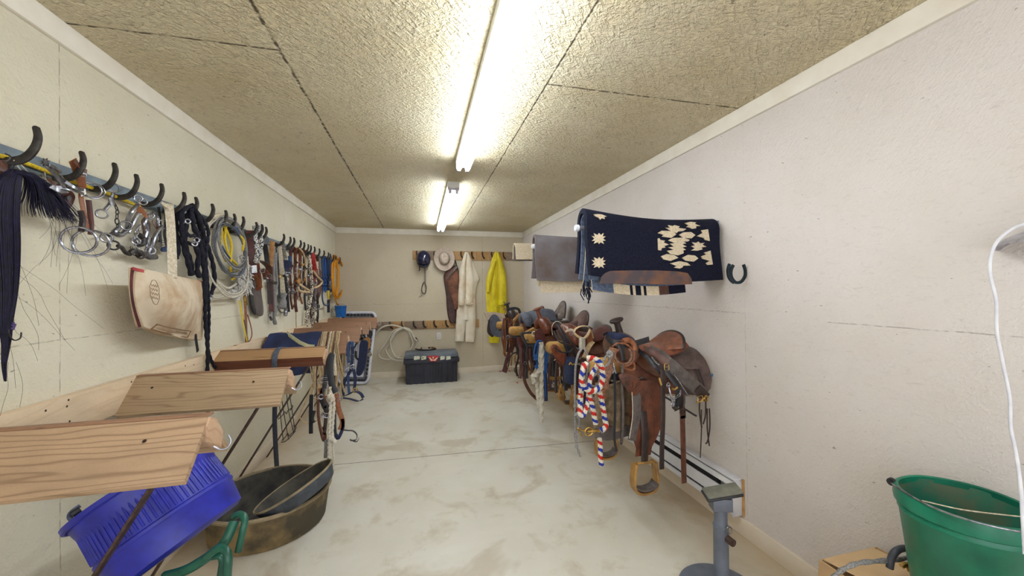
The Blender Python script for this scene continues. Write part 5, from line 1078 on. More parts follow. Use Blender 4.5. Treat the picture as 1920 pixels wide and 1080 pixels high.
hang('strap','folded black leather strap wound round the horn of the near saddle','strap',PY(2.1),[
 ('wrap',M_lk,'s',11,[(1136,630,.05),(1146,640,.10),(1160,645,.12),(1176,646,.12),(1190,644,.1),(1204,640,.08),(1217,636,.06)],{'side':(0,.1,1)}),('wrap',M_navy,'s',13,[(1138,628,-.02),(1150,630,.06),(1168,632,.08),(1186,642,.08),(1196,652,.05)],{'side':(0,.1,1)}),
 ('wrap',M_lk,'s',5,[(1131,628,.04),(1140,624,-.02),(1155,626,-.08),(1175,632,-.06)],{'side':(0,.1,1)}),('end',M_lk,'s',8,[(1158,640,.12),(1165,655,.13),(1168,668,.13),(1169,676,.13)],{'side':(1,0,0)})],off=.05)
hang('quirt','tan braided leather quirt with a thick grip hanging in front of the near saddle','quirt',PY(2.0),[
 ('grip',mk('braided_tan',(150,106,78),(100,64,46),.6,0,sc=90,bmp=.7),'z',13,[(1150,652),(1146,670),(1142,690),(1137,710),(1134,728)]),('tail',M_lt,'r',7,[(1134,728),(1130,736),(1134,746)]),('grip_end',M_lt,'t',11,[(1168,640,.03),(1178,638,.03),(1187,645,.03),(1189,656,.03)]),
 ('lash',M_lt,'z',3.6,[(1148,650,.02),(1158,644,.03),(1175,646,.04),(1188,660,.04),(1188,674,.04),(1180,684,.04),(1168,686,.04),(1156,678,.04),(1153,664,.04),(1160,655,.04)]),
 ('lash',mk('braid_brown',(138,104,84),(96,68,54),.6,0,sc=90,bmp=.6),'z',3.6,[(1152,660,.06),(1155,675,.06),(1166,682,.06),(1178,680,.06),(1184,668,.06),(1180,654,.06)]),('lash',M_lt,'z',4,[(1188,680,.03),(1190,690,.03),(1184,694,.03),(1170,690,.03)]),
 ('popper',M_lg,'s',5,[(1167,680,.05),(1167,700,.05),(1166,730,.05),(1168,760,.05),(1168,790,.05),(1166,830,.04)],{'side':(1,0,0)})],off=.03)
hang('stirrup_strap','two long thin black straps hanging down in front of the shaggy chaps','strap',PY(1.98),[('strap',M_lk,'s',5,[(1152,700),(1153,740),(1153,780),(1152,820),(1156,846)],{'side':(1,0,0)}),('strap',M_lk,'s',4.5,[(1164,700),(1166,740),(1166,790),(1165,833)],{'side':(1,0,0)}),('bar',M_lk,'s',14,[(1146,704,-.02),(1158,706,-.02),(1170,704,-.02)],{'side':(0,0,1)}),('ring',M_steel,'o',(5,3),[(1147,695,.02)]),('snap',M_steel,'t',4,[(1150,680,.02),(1152,692,.02),(1155,700,.02)])],off=0.,nrm=(.2,-1,0))
M_shag=mk('shaggy_hide',(150,128,98),(96,76,56),.9,0,sc=18,bmp=.9,det=7,dist=.01)
t=thing('cinch','shaggy tan cinch with grey leather edge under the front of the near saddle','cinch',PY(2.08)(1155,825,0)); C_=PY(2.1)
MB().sheet(lambda u,v:C_(1118+66*u-2*v,718+92*v+4*math.sin(u*6),.02*math.sin(u*13)+.03*math.sin(u*3.1)),30,16,.02).build('fleece',M_shag,t)
MB().sheet(lambda u,v:C_(1120+70*u-4*(1-u),800+(22+4*math.sin(u*5))*v-2*u,.04),14,6,.012).build('leather_edge',M_lg,t)
M_rwb=[M_rw,M_rr,M_rv]
def tri(px_,w,pts,off=.0):
    P=sp([PY(1.88)(p[0],p[1],p[2] if len(p)>2 else off) for p in pts],14); r_=w*pm(P[len(P)//2])/2
    L_=[0]; 
    for a,b_ in zip(P,P[1:]): L_.append(L_[-1]+(b_-a).length)
    return MB().tube(P,r_,12,lobes=4,twist=0,amp=.1,mf=lambda i,k:(0,1,0,2)[int(L_[i]/(r_*1.5)+k/6.)%4])
t=thing('lead_rope','red white and blue braided lead rope tied in a loop with a brass snap','rope',PY(1.88)(1108,668,0))
tri(0,9.5,[(1100,672,.03),(1112,672,.04),(1124,680,.05),(1130,700,.05),(1127,722,.05),(1114,733,.05),(1100,730,.05),(1090,715,.05),(1092,695,.05),(1100,680,.04)]).build('rope',M_rwb,t)
tri(0,9.5,[(1120,685,.0),(1108,705,.02),(1104,730,.02),(1102,755,.02),(1094,778,.02),(1088,776,.02),(1088,755,.0),(1092,700,.0),(1096,680,.0)]).build('rope',M_rwb,t)
tri(0,9.5,[(1104,740,.03),(1110,760,.03),(1114,780,.03),(1117,795,.03)]).build('rope',M_rwb,t)
tri(0,9.5,[(1124,735,.02),(1130,760,.02),(1134,785,.02),(1136,800,.03),(1126,808,.03)]).build('rope',M_rwb,t)
tri(0,9,[(1124,822,.0),(1126,840,.0),(1126,860,.0),(1128,872,.0)]).build('rope',M_rwb,t)
MB().tube(tr(PY(1.86),[(1124,808),(1112,808),(1100,809)],0,4),.009,10).build('snap_body',M_brass,t)
cr=PY(1.86)(1104,809,0); MB().tube([cr+V((.021*math.cos(a*math.pi/10),0,.021*math.sin(a*math.pi/10))) for a in range(20)],.005,8,closed=True).build('snap_ring',M_brass,t)
MB().tube(tr(PY(1.86),[(1098,809),(1090,806),(1083,803),(1088,812),(1092,818)],0,4),.004,8).build('snap_gate',M_brass,t)
hang('halter','grey cord rope halter with knots hanging in front of the near saddle','halter',PY(1.92),[
 ('cord',M_rg,'t',4.4,[(1092,652),(1084,665),(1079,690),(1078,730),(1078,770),(1079,820),(1086,850)]),('cord',M_rg,'t',4.2,[(1096,654),(1104,675),(1101,700),(1092,740),(1086,770),(1086,800)]),('cord',M_rg,'t',4,[(1086,790),(1082,815),(1080,840)]),
 ('knot',M_rg,'r',9,[(1080,776,.02),(1085,780,.02),(1089,778,.02)]),('cord',M_rg,'t',4,[(1142,662),(1134,672),(1124,690),(1112,700)]),('cord',M_rg,'t',4,[(1145,664),(1142,680),(1130,690)]),('knot',M_rg,'r',9,[(1140,660,.02),(1145,664,.02),(1140,670,.02)]),
 ('loop',M_rg,'c',4,[(1108,712,.06),(1120,700,.06),(1124,712,.06),(1118,724,.06),(1108,722,.06)]),('tail',M_rg,'t',3,[(1086,850),(1088,856)])],off=.0)
hang('clip','bright blue plastic clip at the wall end of the near saddle rack','clip',PY(2.06),[('clip',mk('blue_clip',(40,130,190),(28,100,150),.4,bmp=0),'t',3,[(1334,706),(1338,701),(1342,704),(1341,710),(1345,713),(1348,709)])],off=0.)
hang('strap','grey stirrup strap hanging just left of the near fender','strap',PY(1.95),[('strap',M_lg,'s',17,[(1188,728,-.02),(1194,745,.0),(1194,775,.0),(1190,800,.0),(1184,826,.0)],{'side':(1,0,0)}),('edge',M_wweb,'t',1.6,[(1185,735,.01),(1186,780,.01),(1180,822,.01)])],off=0.)
hang('skirt_corner','scroll-tooled russet leather skirt corner at the front of the near saddle','leather',PY(1.95),[('leather',M_tool,'p',.008,[(1160,702),(1178,700),(1196,708),(1202,724),(1196,738),(1184,742),(1172,728),(1163,714)],{'bulge':.01}),('scroll',M_lb,'t',1.6,[(1166,710,.02),(1174,714,.02),(1180,724,.02),(1188,726,.02),(1186,716,.02),(1178,716,.02)]),('scroll',M_lb,'t',1.6,[(1180,730,.02),(1186,734,.02),(1194,728,.02),(1196,720,.02)])],off=0.)
# --- the second rack: bosal, bridles, cream straps
Y3=PY(2.86)
hang('bosal','cream rawhide bosal with a wrapped nose button over the low second saddle','noseband',Y3,[
 ('cheek',M_lp,'s',7,[(1076,628),(1078,618),(1088,612),(1100,612),(1108,620),(1112,634)],{'side':(0,1,.2)}),('cheek',M_lp,'t',5,[(1076,624,.01),(1082,630,.02),(1090,634,.02)]),('cheek',M_lp,'t',5,[(1106,618,.01),(1102,628,.02),(1096,634,.02)]),
 ('nose_button',M_rw,'r',12,[(1091,633,.03),(1091,642,.03),(1091,654,.03)],{'tw':.1}),('leather',M_lt,'p',.01,[(1100,630),(1106,622),(1112,634),(1108,650),(1100,656)],{'off':-.01}),('roll',M_lp,'s',9,[(1112,640,.0),(1104,650,.02),(1098,664,.03),(1094,672,.03)],{'side':(1,0,.4)})],off=0.)
for k in range(6):
    pass
hang('bridle','black leather bridle with a cream lined loop draped over the second saddle','bridle',Y3,[
 ('crown',M_wweb,'s',5,[(1036,628,.05),(1035,612,.06),(1042,603,.06),(1052,606,.05),(1058,620,.04)],{'side':(.3,1,0)}),('cheek',M_lk,'s',5,[(1040,604,.04),(1048,612,.06),(1058,632,.07),(1068,652,.07),(1080,668,.06),(1086,680,.05)],{'side':(.6,0,.7)}),('cheek',M_ld,'s',5,[(1044,618,.05),(1054,636,.06),(1066,650,.07),(1078,660,.06)],{'side':(.6,0,.7)}),
 ('rein',M_lk,'t',3,[(1038,620,.08),(1048,640,.1),(1062,645,.1),(1072,652,.1),(1068,660,.1),(1052,660,.1),(1040,652,.1)]),('cheek',M_ld,'s',5,[(1058,625,.05),(1070,640,.06),(1082,656,.06)],{'side':(.6,0,.7)}),('snap',M_steel,'t',3,[(1080,652,.08),(1086,656,.08),(1090,660,.08)]),
 ('buckle',M_steel,'b',(6,6),[(1070,626,.08)]),('strap',M_wweb,'s',4,[(1060,622,.06),(1070,618,.05),(1078,622,.05)],{'side':(0,0,1)})],off=.05,nrm=(.2,-1,.1))
hang('bridle','brown tooled leather bridle and breast strap hanging below the second saddle front','bridle',Y3,[
 ('strap',M_lr,'p',.006,[(1033,648),(1042,646),(1050,654),(1056,664),(1062,676),(1056,682),(1046,674),(1036,664)]),('strap',M_lw,'s',8,[(1040,668),(1050,672),(1058,668),(1064,662)],{'side':(0,0,1)}),('lace',M_lp,'t',2,[(1040,664,.03),(1042,672,.03),(1039,676,.03)]),('strap',M_lb,'s',6,[(1044,676),(1052,682),(1062,682)],{'side':(0,0,1)}),
 ('strap',M_ld,'s',4,[(1036,662),(1030,690),(1028,720)],{'side':(1,0,0)}),('strap',M_ld,'s',5,[(1044,680),(1042,710),(1043,735)],{'side':(1,0,0)})],off=.06)
hang('saddle_bag','dark navy nylon bag hanging on the near side of the second saddle','bag',PY(2.8),[('bag',M_navy,'p',.05,[(1060,672),(1076,670),(1080,690),(1078,716),(1062,718),(1058,700)],{'bulge':.02}),('strap',M_kweb,'s',8,[(1058,640),(1064,656),(1068,676)],{'side':(1,0,0)}),('clip',M_brass,'t',3,[(1067,684,.05),(1070,680,.05),(1073,684,.05),(1077,682,.05)])],off=0.)
hang('cotton_rope','thick cream cotton rope hanging doubled from the third rack with a knot','rope',PY(3.51),[
 ('rope',M_rw,'r',8,[(1014,642,.03),(1016,660,.03),(1016,700,.03),(1015,740,.03),(1015,792,.03)]),('rope',M_rw,'r',7,[(1014,644,.0),(1010,660,.0),(1011,690,.0),(1010,700,.0),(1002,712,.02),(1000,720,.02)]),('rope',M_rw,'r',7,[(1012,696,.04),(1004,704,.05),(998,706,.05),(1004,715,.04)]),('rope',M_rw,'r',6,[(1006,716,.01),(1008,740,.01),(1010,764,.01)])],off=0.)
hang('rope_halter','bright blue rope halter hanging beside the cream cotton rope','halter',PY(3.4),[
 ('cord',M_rb,'t',3.6,[(1016,640,.05),(1008,640,.05),(1003,652,.05),(1002,668,.05),(1008,680,.05),(1006,690,.05)]),('cord',M_rb,'t',3.6,[(1010,644,.02),(1008,660,.02),(1006,690,.02)]),('cord',M_rb,'t',4,[(1038,642),(1028,650),(1023,665),(1022,690),(1021,710)]),('cord',M_rb,'t',4,[(1040,645),(1030,655),(1026,670),(1024,700)]),
 ('knot',M_rb,'r',7,[(1002,666,.06),(1006,672,.06),(1003,676,.06)]),('knot',M_rb,'r',6,[(1004,686,.06),(1008,690,.06)]),('web',M_navy,'s',7,[(1022,695),(1023,720),(1024,752)]),('trim',M_rb,'s',2.5,[(1021,695,.02),(1022,720,.02),(1023,745,.02)])],off=.0,side=(1,0,0))
hang('leather_cheek','brown leather flap with a ring hanging at the front of the third saddle','strap',PY(3.55),[('flap',M_lw,'p',.01,[(1004,620),(1014,616),(1022,630),(1018,642),(1006,642),(1002,632)]),('ring',M_wweb,'o',(4,2),[(1001,626,.03)]),('strap',M_gweb,'s',14,[(1026,640,-.02),(1027,660,-.02),(1028,680,-.02)],{'side':(1,0,0)})],off=.03,nrm=(.2,-1,0))
hang('rack_bracket','black square steel bracket sticking out from the third saddle rack','bracket',PY(3.75),[('bar',M_kp,'t',5,[(977,624),(980,632),(984,640),(988,649)]),('bar',M_kp,'t',4,[(977,625),(990,624),(1002,623)]),('bar',M_kp,'t',4.5,[(987,650),(996,648),(1004,647)]),('bar',M_kp,'t',3,[(986,638),(996,638),(1004,637)])],off=.1)
hang('ochre_pad','bright ochre foam block strapped inside the black bracket','pad',PY(3.8),[('block',M_och,'p',.06,[(985,622),(1000,614),(1006,618),(1006,648),(988,648),(984,632)],{'smooth':False})],off=.0)
# --- the fourth and farthest saddles: hanging leather
def bundle(label,Y,x0,x1,y0,y1,cols,seed,n,name_='bridle',cat='bridle',grp=None):
    rnd=random.Random(seed); parts=[]
    for i in range(n):
        x=x0+(x1-x0)*(i+.5)/n+rnd.uniform(-1,1); yb=y0+(y1-y0)*rnd.uniform(.6,1.); m_=cols[i%len(cols)]
        parts.append(('strap',m_,'s',rnd.uniform(2.4,5),[(x+rnd.uniform(-2,2),y0+rnd.uniform(-3,3)),(x+rnd.uniform(-2,2),y0+(yb-y0)*.35),(x+rnd.uniform(-3,3),y0+(yb-y0)*.7),(x+rnd.uniform(-3,3),yb)],{'side':(1,rnd.uniform(-.4,.4),0)}))
    parts.append(('ring',M_steel,'o',(3,2),[(x0+(x1-x0)*.5,y0+(y1-y0)*.5,.02)]))
    return hang(name_,label,cat,PY(Y),parts,grp,0.,nrm=(.2,-1,0))
hang('strap','long maroon leather strap slanting down to the floor in front of the farthest saddle','strap',PY(4.98),[('strap',M_lw,'s',10,[(966,632),(960,650),(953,670),(948,690),(945,698)],{'side':(1,0,.2)})],off=0.)
hang('strap','burgundy strap curving from the fourth saddle down behind the blue halter','strap',PY(4.25),[('strap',M_lw,'s',9,[(973,632),(976,655),(979,680),(981,700)],{'side':(1,0,0)}),('strap',M_lb,'s',6,[(981,700),(985,718),(994,735),(1003,745),(1008,748)],{'side':(.7,0,-.7)}),('strap',M_lg,'s',8,[(984,655,-.05),(985,680,-.05),(987,710,-.05)],{'side':(1,0,0)})],off=0.)
hang('reins','bunch of tan and yellow leather reins draped over the farthest saddle','reins',PY(5.0),[('strap',M_lo,'s',3,[(974,588,.05),(966,597,.07),(958,612,.06),(954,630,.05),(951,650,.04)]),('strap',M_lo,'s',3,[(975,590,.05),(964,605,.07),(962,625,.06),(961,650,.05),(958,690,.03)]),('strap',M_lp,'s',2.4,[(970,592,.06),(958,605,.08),(950,620,.07),(949,640,.05)]),('strap',M_lp,'t',2,[(960,655),(956,672),(952,685),(955,692)]),('strap',M_lo,'s',2.4,[(948,650),(944,662),(949,668)])],off=.04,side=(1,0,.3))
bundle('cluster of brown bridle straps on the near side of the farthest saddle',4.92,944,962,596,668,[M_lb,M_lr,M_lt,M_ld],3,9)
bundle('dark straps hanging under the fourth saddle',4.24,968,1002,650,712,[M_ld,M_lb,M_lw,M_lk],5,8,'latigo_straps','strap')
bundle('brown straps and strings hanging below the third saddle',3.52,1020,1058,690,748,[M_ld,M_lb,M_lr,M_lk],7,9,'latigo_straps','strap')
hang('headstall','black headstall with brass fittings on the horn of the farthest saddle','headstall',PY(5.0),[('strap',M_lk,'s',5,[(944,566),(950,572),(952,582),(946,590)],{'side':(0,1,.5)}),('strap',M_lk,'s',5,[(950,582),(962,578),(972,580),(975,588)],{'side':(0,0,1)}),('brass',M_brass,'t',4,[(945,578),(949,584),(947,590)]),('plate',M_steel,'p',.02,[(965,606),(971,606),(974,612),(970,618),(965,614)])],off=.02)
hang('stirrup','dark stirrup with a cream tread hanging below the farthest saddle','stirrup',PY(4.95),[('arch',M_kp,'t',2.6,[(953,688),(956,670),(964,662),(972,664),(976,680),(975,690)]),('tread',M_wweb,'t',3.4,[(954,688),(964,687),(975,688)]),('tassel',M_ld,'t',1.6,[(964,690),(965,696),(967,699)])],off=0.)
hang('stirrup','ochre wooden stirrup below the third saddle','stirrup',PY(3.5),[('stirrup',M_wst,'t',6,[(1051,720),(1055,735),(1058,746),(1050,748),(1048,738),(1051,722)]),('bar',M_wst,'s',6,[(1030,708),(1040,710),(1052,708)],{'side':(0,0,1)})],off=0.)
hang('stirrup','second ochre wooden stirrup beside the grey halter cords','stirrup',PY(2.8),[('stirrup',M_wst,'t',7,[(1076,722),(1074,735),(1076,746),(1084,742)])],off=0.)
rack_r(6.08,'padded rack in the far right corner under the saddle pads',x0=1.16,w=.12,h=.08,zt=.97)
# saddle pads in the far right corner
CP=PY(6.0)
hang('saddle_pad','grey-edged dark saddle pad folded under the end of the yellow raincoat','saddle pad',CP,[('pad',M_gs,'p',.04,[(921,592),(930,590),(938,600),(946,618),(946,628),(934,632),(922,626),(918,606)]),('pad',M_ld,'p',.04,[(918,594),(914,612),(914,624),(922,632),(926,628),(922,610)],{'off':-.05})],off=0.)
hang('saddle_pad','dusty pink-grey felt pad lying over the dark pad','saddle pad',CP,[('pad',mk('pink_felt',(190,172,152),(166,146,126),.9,0,sc=20,bmp=.2),'p',.03,[(907,586),(925,585),(946,588),(947,610),(940,612),(932,592),(921,592),(914,602)],{'smooth':False})],off=-.02)
# ================================================================ blankets on wall arms
def pad(label,name_,x0,x1,yc,zt,rad,front,back,mats,t=.022,mf=None,sag=.02,splay=.04,tilt=0.,seed=0,nu=36,nv=44,parent=None,part='pad',wav=.006):
    tt=parent or thing(name_,label,'saddle pad',V(((x0+x1)/2,yc,zt)))
    def f(u,v):
        s=v*(front+back)-front; k=-1 if s<0 else 1; a=abs(s); q=rad*math.pi/2
        if a<q: y=k*rad*math.sin(a/rad); z=rad*(math.cos(a/rad)-1)
        else: y=k*(rad+(a-q)*splay); z=-rad-(a-q)
        x=x0+(x1-x0)*u; fr=min(1,a/.2)
        return V((x+.01*math.sin(s*9+seed),yc+y+wav*math.sin(u*8+seed)*fr,zt+z-sag*math.sin(u*math.pi)*(1-.2*fr)+tilt*(u-.5)))
    MB().sheet(f,nu,nv,t,mf=mf).build(part,mats,tt); return tt,f
M_wool=mk('black_wool',(30,32,50),(18,20,32),.95,0,sc=120,bmp=.7,det=3,spec=.15); M_crm=mk('cream_wool',(216,202,176),(190,172,142),.95,0,sc=110,bmp=.6)
M_felb=mk('blue_grey_felt',(96,108,130),(70,80,100),.95,0,sc=60,bmp=.4); M_gfelt=mk('grey_felt',(112,108,112),(92,78,72),.95,0,sc=5,bmp=.3,det=7); M_stripe=M_crm
def arm(y,z,label,x0):
    t=thing('blanket_arm',label,'wall arm',V((XR,y,z)))
    MB().tube([(x0,y,z),(XR-.005,y,z)],.014,12).build('pipe',M_mag,t); MB().lathe([(.0001,0),(.018,0),(.02,.02),(.0001,.024)],14,Matrix.Translation((x0-.012,y,z))@Matrix.Rotation(math.pi/2,4,'Y')).build('end_cap',M_wp,t)
    MB().box((XR-.005,y,z),(.008,.08,.14),bev=.002).build('wall_plate',M_mag,t); return t
zA=1.80
arm(2.03,zA,'galvanised pipe arm carrying the black patterned blanket',.885); arm(2.95,zA,'galvanised pipe arm carrying the plain grey felt pad',.90); arm(3.6,zA,'galvanised pipe arm carrying the cream and brown pad',.93)
T1,f1=pad('black wool saddle blanket with cream geometric pattern and brown leather strip','saddle_blanket',.915,1.80,2.03,1.885,.07,.415,.40,M_wool,t=.03,sag=.03,tilt=-.03)
pad('','saddle_blanket',.925,1.60,2.03,1.862,.05,.405,.40,M_felb,t=.014,sag=.03,tilt=-.03,parent=T1,part='felt_lining')
tB,_=pad('thin striped blanket edge showing below the black patterned blanket','saddle_blanket',.945,1.565,2.03,1.845,.035,.435,.41,[M_crm,M_wool,M_felb,M_lb],t=.008,sag=.03,tilt=-.02,mf=lambda u,v:(2 if u<.22 else 0 if u<.40 else 1 if u<.43 else 0 if u<.45 else 1 if u<.5 else 0 if u<.52 else 1 if u<.55 else 0 if u<.7 else 3 if u<.8 else 1))
def onpad(px,py):
    # point of the near face of the patterned blanket under this spot
    y=2.03-.07-.012
    for _ in range(3):
        p=at(px,py,y); a=(1.885-.02-p.z); y=2.03-.07-max(0,a-.07)*.04-.0155+.006*math.sin((p.x-.915)/.885*8)*min(1,a/.2)
    return at(px,py,y-.002)
def motif(m_,poly,th=.003):
    P=[onpad(*p) for p in poly]; n=len(P); o=V((0,-th,0)); b_=V((0,.006,0))
    tri_=tessellate_polygon([[V((p[0],p[1],0)) for p in poly]])
    m_.add([p+b_ for p in P]+[p+o for p in P],[tuple(t_) for t_ in tri_]+[tuple(q_+n for q_ in t_[::-1]) for t_ in tri_]+[(i,(i+1)%n,n+(i+1)%n,n+i) for i in range(n)])
def spiky(m_,cx,cy,rx,ry,n=3):
    # stepped diamond: saw-toothed left and right sides
    L_=[]; 
    for i in range(2*n+1):
        y=-ry+2*ry*i/(2*n); w_=rx*(1-.35*abs(y)/ry); L_.append((w_ if i%2==0 else w_*.45,y)) if True else None
    poly=[(cx+w_,cy+y) for w_,y in L_]+[(cx-w_,cy+y) for w_,y in L_[::-1]]; motif(m_,poly)
def zoom(m_,pts): motif(m_,[(960+x/4.174,380+y/4.174) for x,y in pts])
m_=MB()
for cy in (282,470):    # two small stars at the left
    zoom(m_,[(622,cy-22),(650,cy-16),(640,cy-42),(670,cy-28),(680,cy-44),(695,cy-28),(716,cy-44),(708,cy-18),(732,cy-18),(712,cy),(732,cy+14),(708,cy+18),(718,cy+42),(692,cy+28),(680,cy+42),(668,cy+28),(640,cy+40),(650,cy+16),(624,cy+18),(644,cy)])
zoom(m_,[(640,92),(665,90),(700,92),(740,108),(720,112),(726,128),(700,122),(690,134),(676,118),(650,106)])
zoom(m_,[(1222,176),(1260,184),(1270,176),(1310,186),(1300,198),(1362,206),(1338,222),(1300,226),(1285,238),(1250,226),(1200,196),(1236,198)])
zoom(m_,[(1352,160),(1385,152),(1400,150),(1440,156),(1428,166),(1472,182),(1438,184),(1440,200),(1410,206),(1392,196),(1366,190),(1384,178)])
zoom(m_,[(1140,238),(1170,220),(1250,222),(1285,248),(1245,276),(1172,266),(1185,252)])
zoom(m_,[(1306,252),(1340,232),(1400,230),(1434,254),(1402,280),(1340,276)])
zoom(m_,[(1446,262),(1490,238),(1480,216),(1532,208),(1546,300),(1510,292),(1500,276)])
zoom(m_,[(1140,280),(1152,278),(1160,292),(1196,298),(1185,312),(1226,328),(1190,340),(1200,352),(1170,356),(1166,374),(1144,372)])
zoom(m_,[(1240,284),(1262,276),(1340,274),(1390,292),(1376,304),(1340,304),(1362,318),(1330,326),(1366,344),(1332,350),(1360,370),(1338,374),(1342,396),(1300,412),(1236,402),(1212,376),(1262,370),(1222,350),(1268,344),(1232,322),(1272,316),(1222,296)])
zoom(m_,[(1408,310),(1440,316),(1456,304),(1470,318),(1506,314),(1488,328),(1520,346),(1480,350),(1490,366),(1450,376),(1400,374),(1430,358),(1400,340),(1430,334)])
zoom(m_,[(1164,420),(1210,402),(1272,412),(1300,432),(1240,456),(1184,444)])
zoom(m_,[(1330,432),(1376,408),(1430,414),(1456,436),(1420,462),(1356,454)])
zoom(m_,[(1480,420),(1520,404),(1500,392),(1552,376),(1570,484),(1530,488),(1516,474),(1545,456),(1490,440)])
zoom(m_,[(1236,476),(1290,462),(1310,458),(1370,470),(1396,492),(1340,494),(1330,508),(1312,516),(1268,508),(1288,496)])
m_.build('woven_pattern',M_crm,T1)
M_wear=mk('wear_leather',(120,78,48),(70,58,62),.5,0,sc=9,bmp=.3,det=5,lo=.35,hi=.6)
P=[onpad(*p)+V((0,-.004,0)) for p in [(1123,532),(1127,519),(1134,512),(1144,508),(1180,507),(1230,507),(1270,509),(1288,512),(1295,522),(1297,533),(1260,534),(1200,532),(1150,532)]]
n=len(P); MB().add([p+V((0,.006,0)) for p in P]+[p+V((0,-.002,0)) for p in P],[tuple(range(n)),tuple(range(n,2*n))[::-1]]+[(i,(i+1)%n,n+(i+1)%n,n+i) for i in range(n)]).build('wear_strip',M_wear,T1)
m_=MB(); rnd=random.Random(3)
for i in range(16):
    p=at(rnd.uniform(1090,1108),rnd.uniform(525,545),1.90+rnd.uniform(0,.2)); m_.tube([p,p+V((rnd.uniform(-.01,.01),0,-.03)),p+V((rnd.uniform(-.015,.015),0,-.05-rnd.uniform(0,.03)))],.003,5)
m_.build('fringe',M_wool,T1)
T2,f2=pad('plain worn grey felt saddle pad draped on the second wall arm','saddle_pad',.905,1.80,2.95,1.885,.06,.40,.38,M_gfelt,t=.022,sag=.012,splay=.03)
pad('dirty cream blanket hanging below the grey felt pad','saddle_pad',.94,1.7,2.95,1.855,.035,.455,.40,M_crm,t=.008,sag=.0,splay=.02)
T3,f3=pad('curved cream and brown fleece pad on the farthest wall arm','saddle_pad',.90,1.70,3.6,1.90,.10,.22,.20,M_crm,t=.012,sag=.0,splay=.25)
pad('','x',.912,1.70,3.6,1.885,.085,.20,.19,M_gfelt,t=.018,sag=.0,splay=.25,parent=T3,part='inner_pad')
# wall horseshoe
t=thing('horseshoe','dark horseshoe hook alone on the right wall beside the black patterned blanket','horseshoe',R(1385,532,.03)); HS=PY(1.785)
def hshoe(pts,name_):
    C=sp([HS(*p,0.) for p in pts],5); vs=[];fs=[];N=len(C)
    for i,p in enumerate(C):
        d=(C[min(i+1,N-1)]-C[max(i-1,0)]).normalized(); n_=V((-d.z,0,d.x))
        for a_,b_ in ((-.008,-.004),(.008,-.004),(.008,.004),(-.008,.004)): vs.append(p+n_*a_+V((0,b_,0)))
    for i in range(N-1):
        for k in range(4): fs.append((i*4+k,i*4+(k+1)%4,i*4+4+(k+1)%4,i*4+4+k))
    fs+= [(0,1,2,3),((N-1)*4+3,(N-1)*4+2,(N-1)*4+1,(N-1)*4)]
    return MB().add(vs,fs).build(name_,mk('blue_black_iron'+name_[:2],(44,58,66),(30,38,44),.45,.7,sc=30,bmp=.2),t)
hshoe([(1375,497),(1371,506),(1371,518),(1377,528),(1384,530),(1391,527),(1397,517),(1397,506),(1394,496)],'shoe')
HS=PY(1.76); hshoe([(1368,495),(1365,505),(1366,517),(1370,525),(1376,530)],'back_branch')
# ================================================================ baseboard heater
M_hw=mk('heater_white',(226,226,230),(206,206,212),.3,0,sc=5,bmp=0); M_fin=mk('heater_fins',(120,124,140),(70,72,86),.4,.5,sc=60,bmp=.1)
hy0=R(1385,930,.03).y; hy1=4.2; hz0=.112; hz1=.325
t=thing('baseboard_heater','long white electric baseboard heater along the foot of the right wall','heater',V((XR,(hy0+hy1)/2,hz0))); hx=XR-.001
Mx=lambda y:Matrix(((1,0,0,hx),(0,0,-1,y),(0,1,0,0),(0,0,0,1)))
yc=(hy0+hy1)/2; ln=hy1-hy0
MB().prism([(0,hz0),(-.008,hz0),(-.008,hz1-.012),(-.052,hz1-.012),(-.052,hz1-.004),(-.045,hz1),(0,hz1)],ln,Mx(yc)).build('back_and_top',M_hw,t)
MB().prism([(-.052,hz1-.02),(-.060,hz1-.05),(-.056,hz1-.05),(-.048,hz1-.02)],ln,Mx(yc)).build('top_lip',M_hw,t)
MB().prism([(-.062,hz0+.055),(-.068,hz0+.060),(-.058,hz1-.085),(-.052,hz1-.085)],ln-.03,Mx(yc)).build('front_cover',M_hw,t)
MB().prism([(-.068,hz0+.01),(-.074,hz0+.014),(-.070,hz0+.045),(-.064,hz0+.045)],ln,Mx(yc)).build('lower_rail',M_hw,t)
MB().box((hx-.03,yc,hz1-.075),(.03,ln-.3,.05)).build('slot_shade',flat('slot_dark',(30,28,34),.8),t); MB().box((hx-.035,yc,hz0+.05),(.045,ln-.02,.02)).build('element',M_fin,t)  # matte near-black box paints in the shade of the open slot
for y in (hy0+.004,hy1-.004): MB().prism([(0,hz0),(-.070,hz0),(-.074,hz0+.05),(-.060,hz1-.05),(-.052,hz1-.006),(0,hz1)],.008,Mx(y)).build('end_plate',M_hw,t)
MB().box((hx-.004,hy0-.008,(hz0+hz1)/2),(.006,.012,hz1-hz0)).build('caulk_edge',mk('old_caulk',(206,160,96),(180,130,70),.8),t)
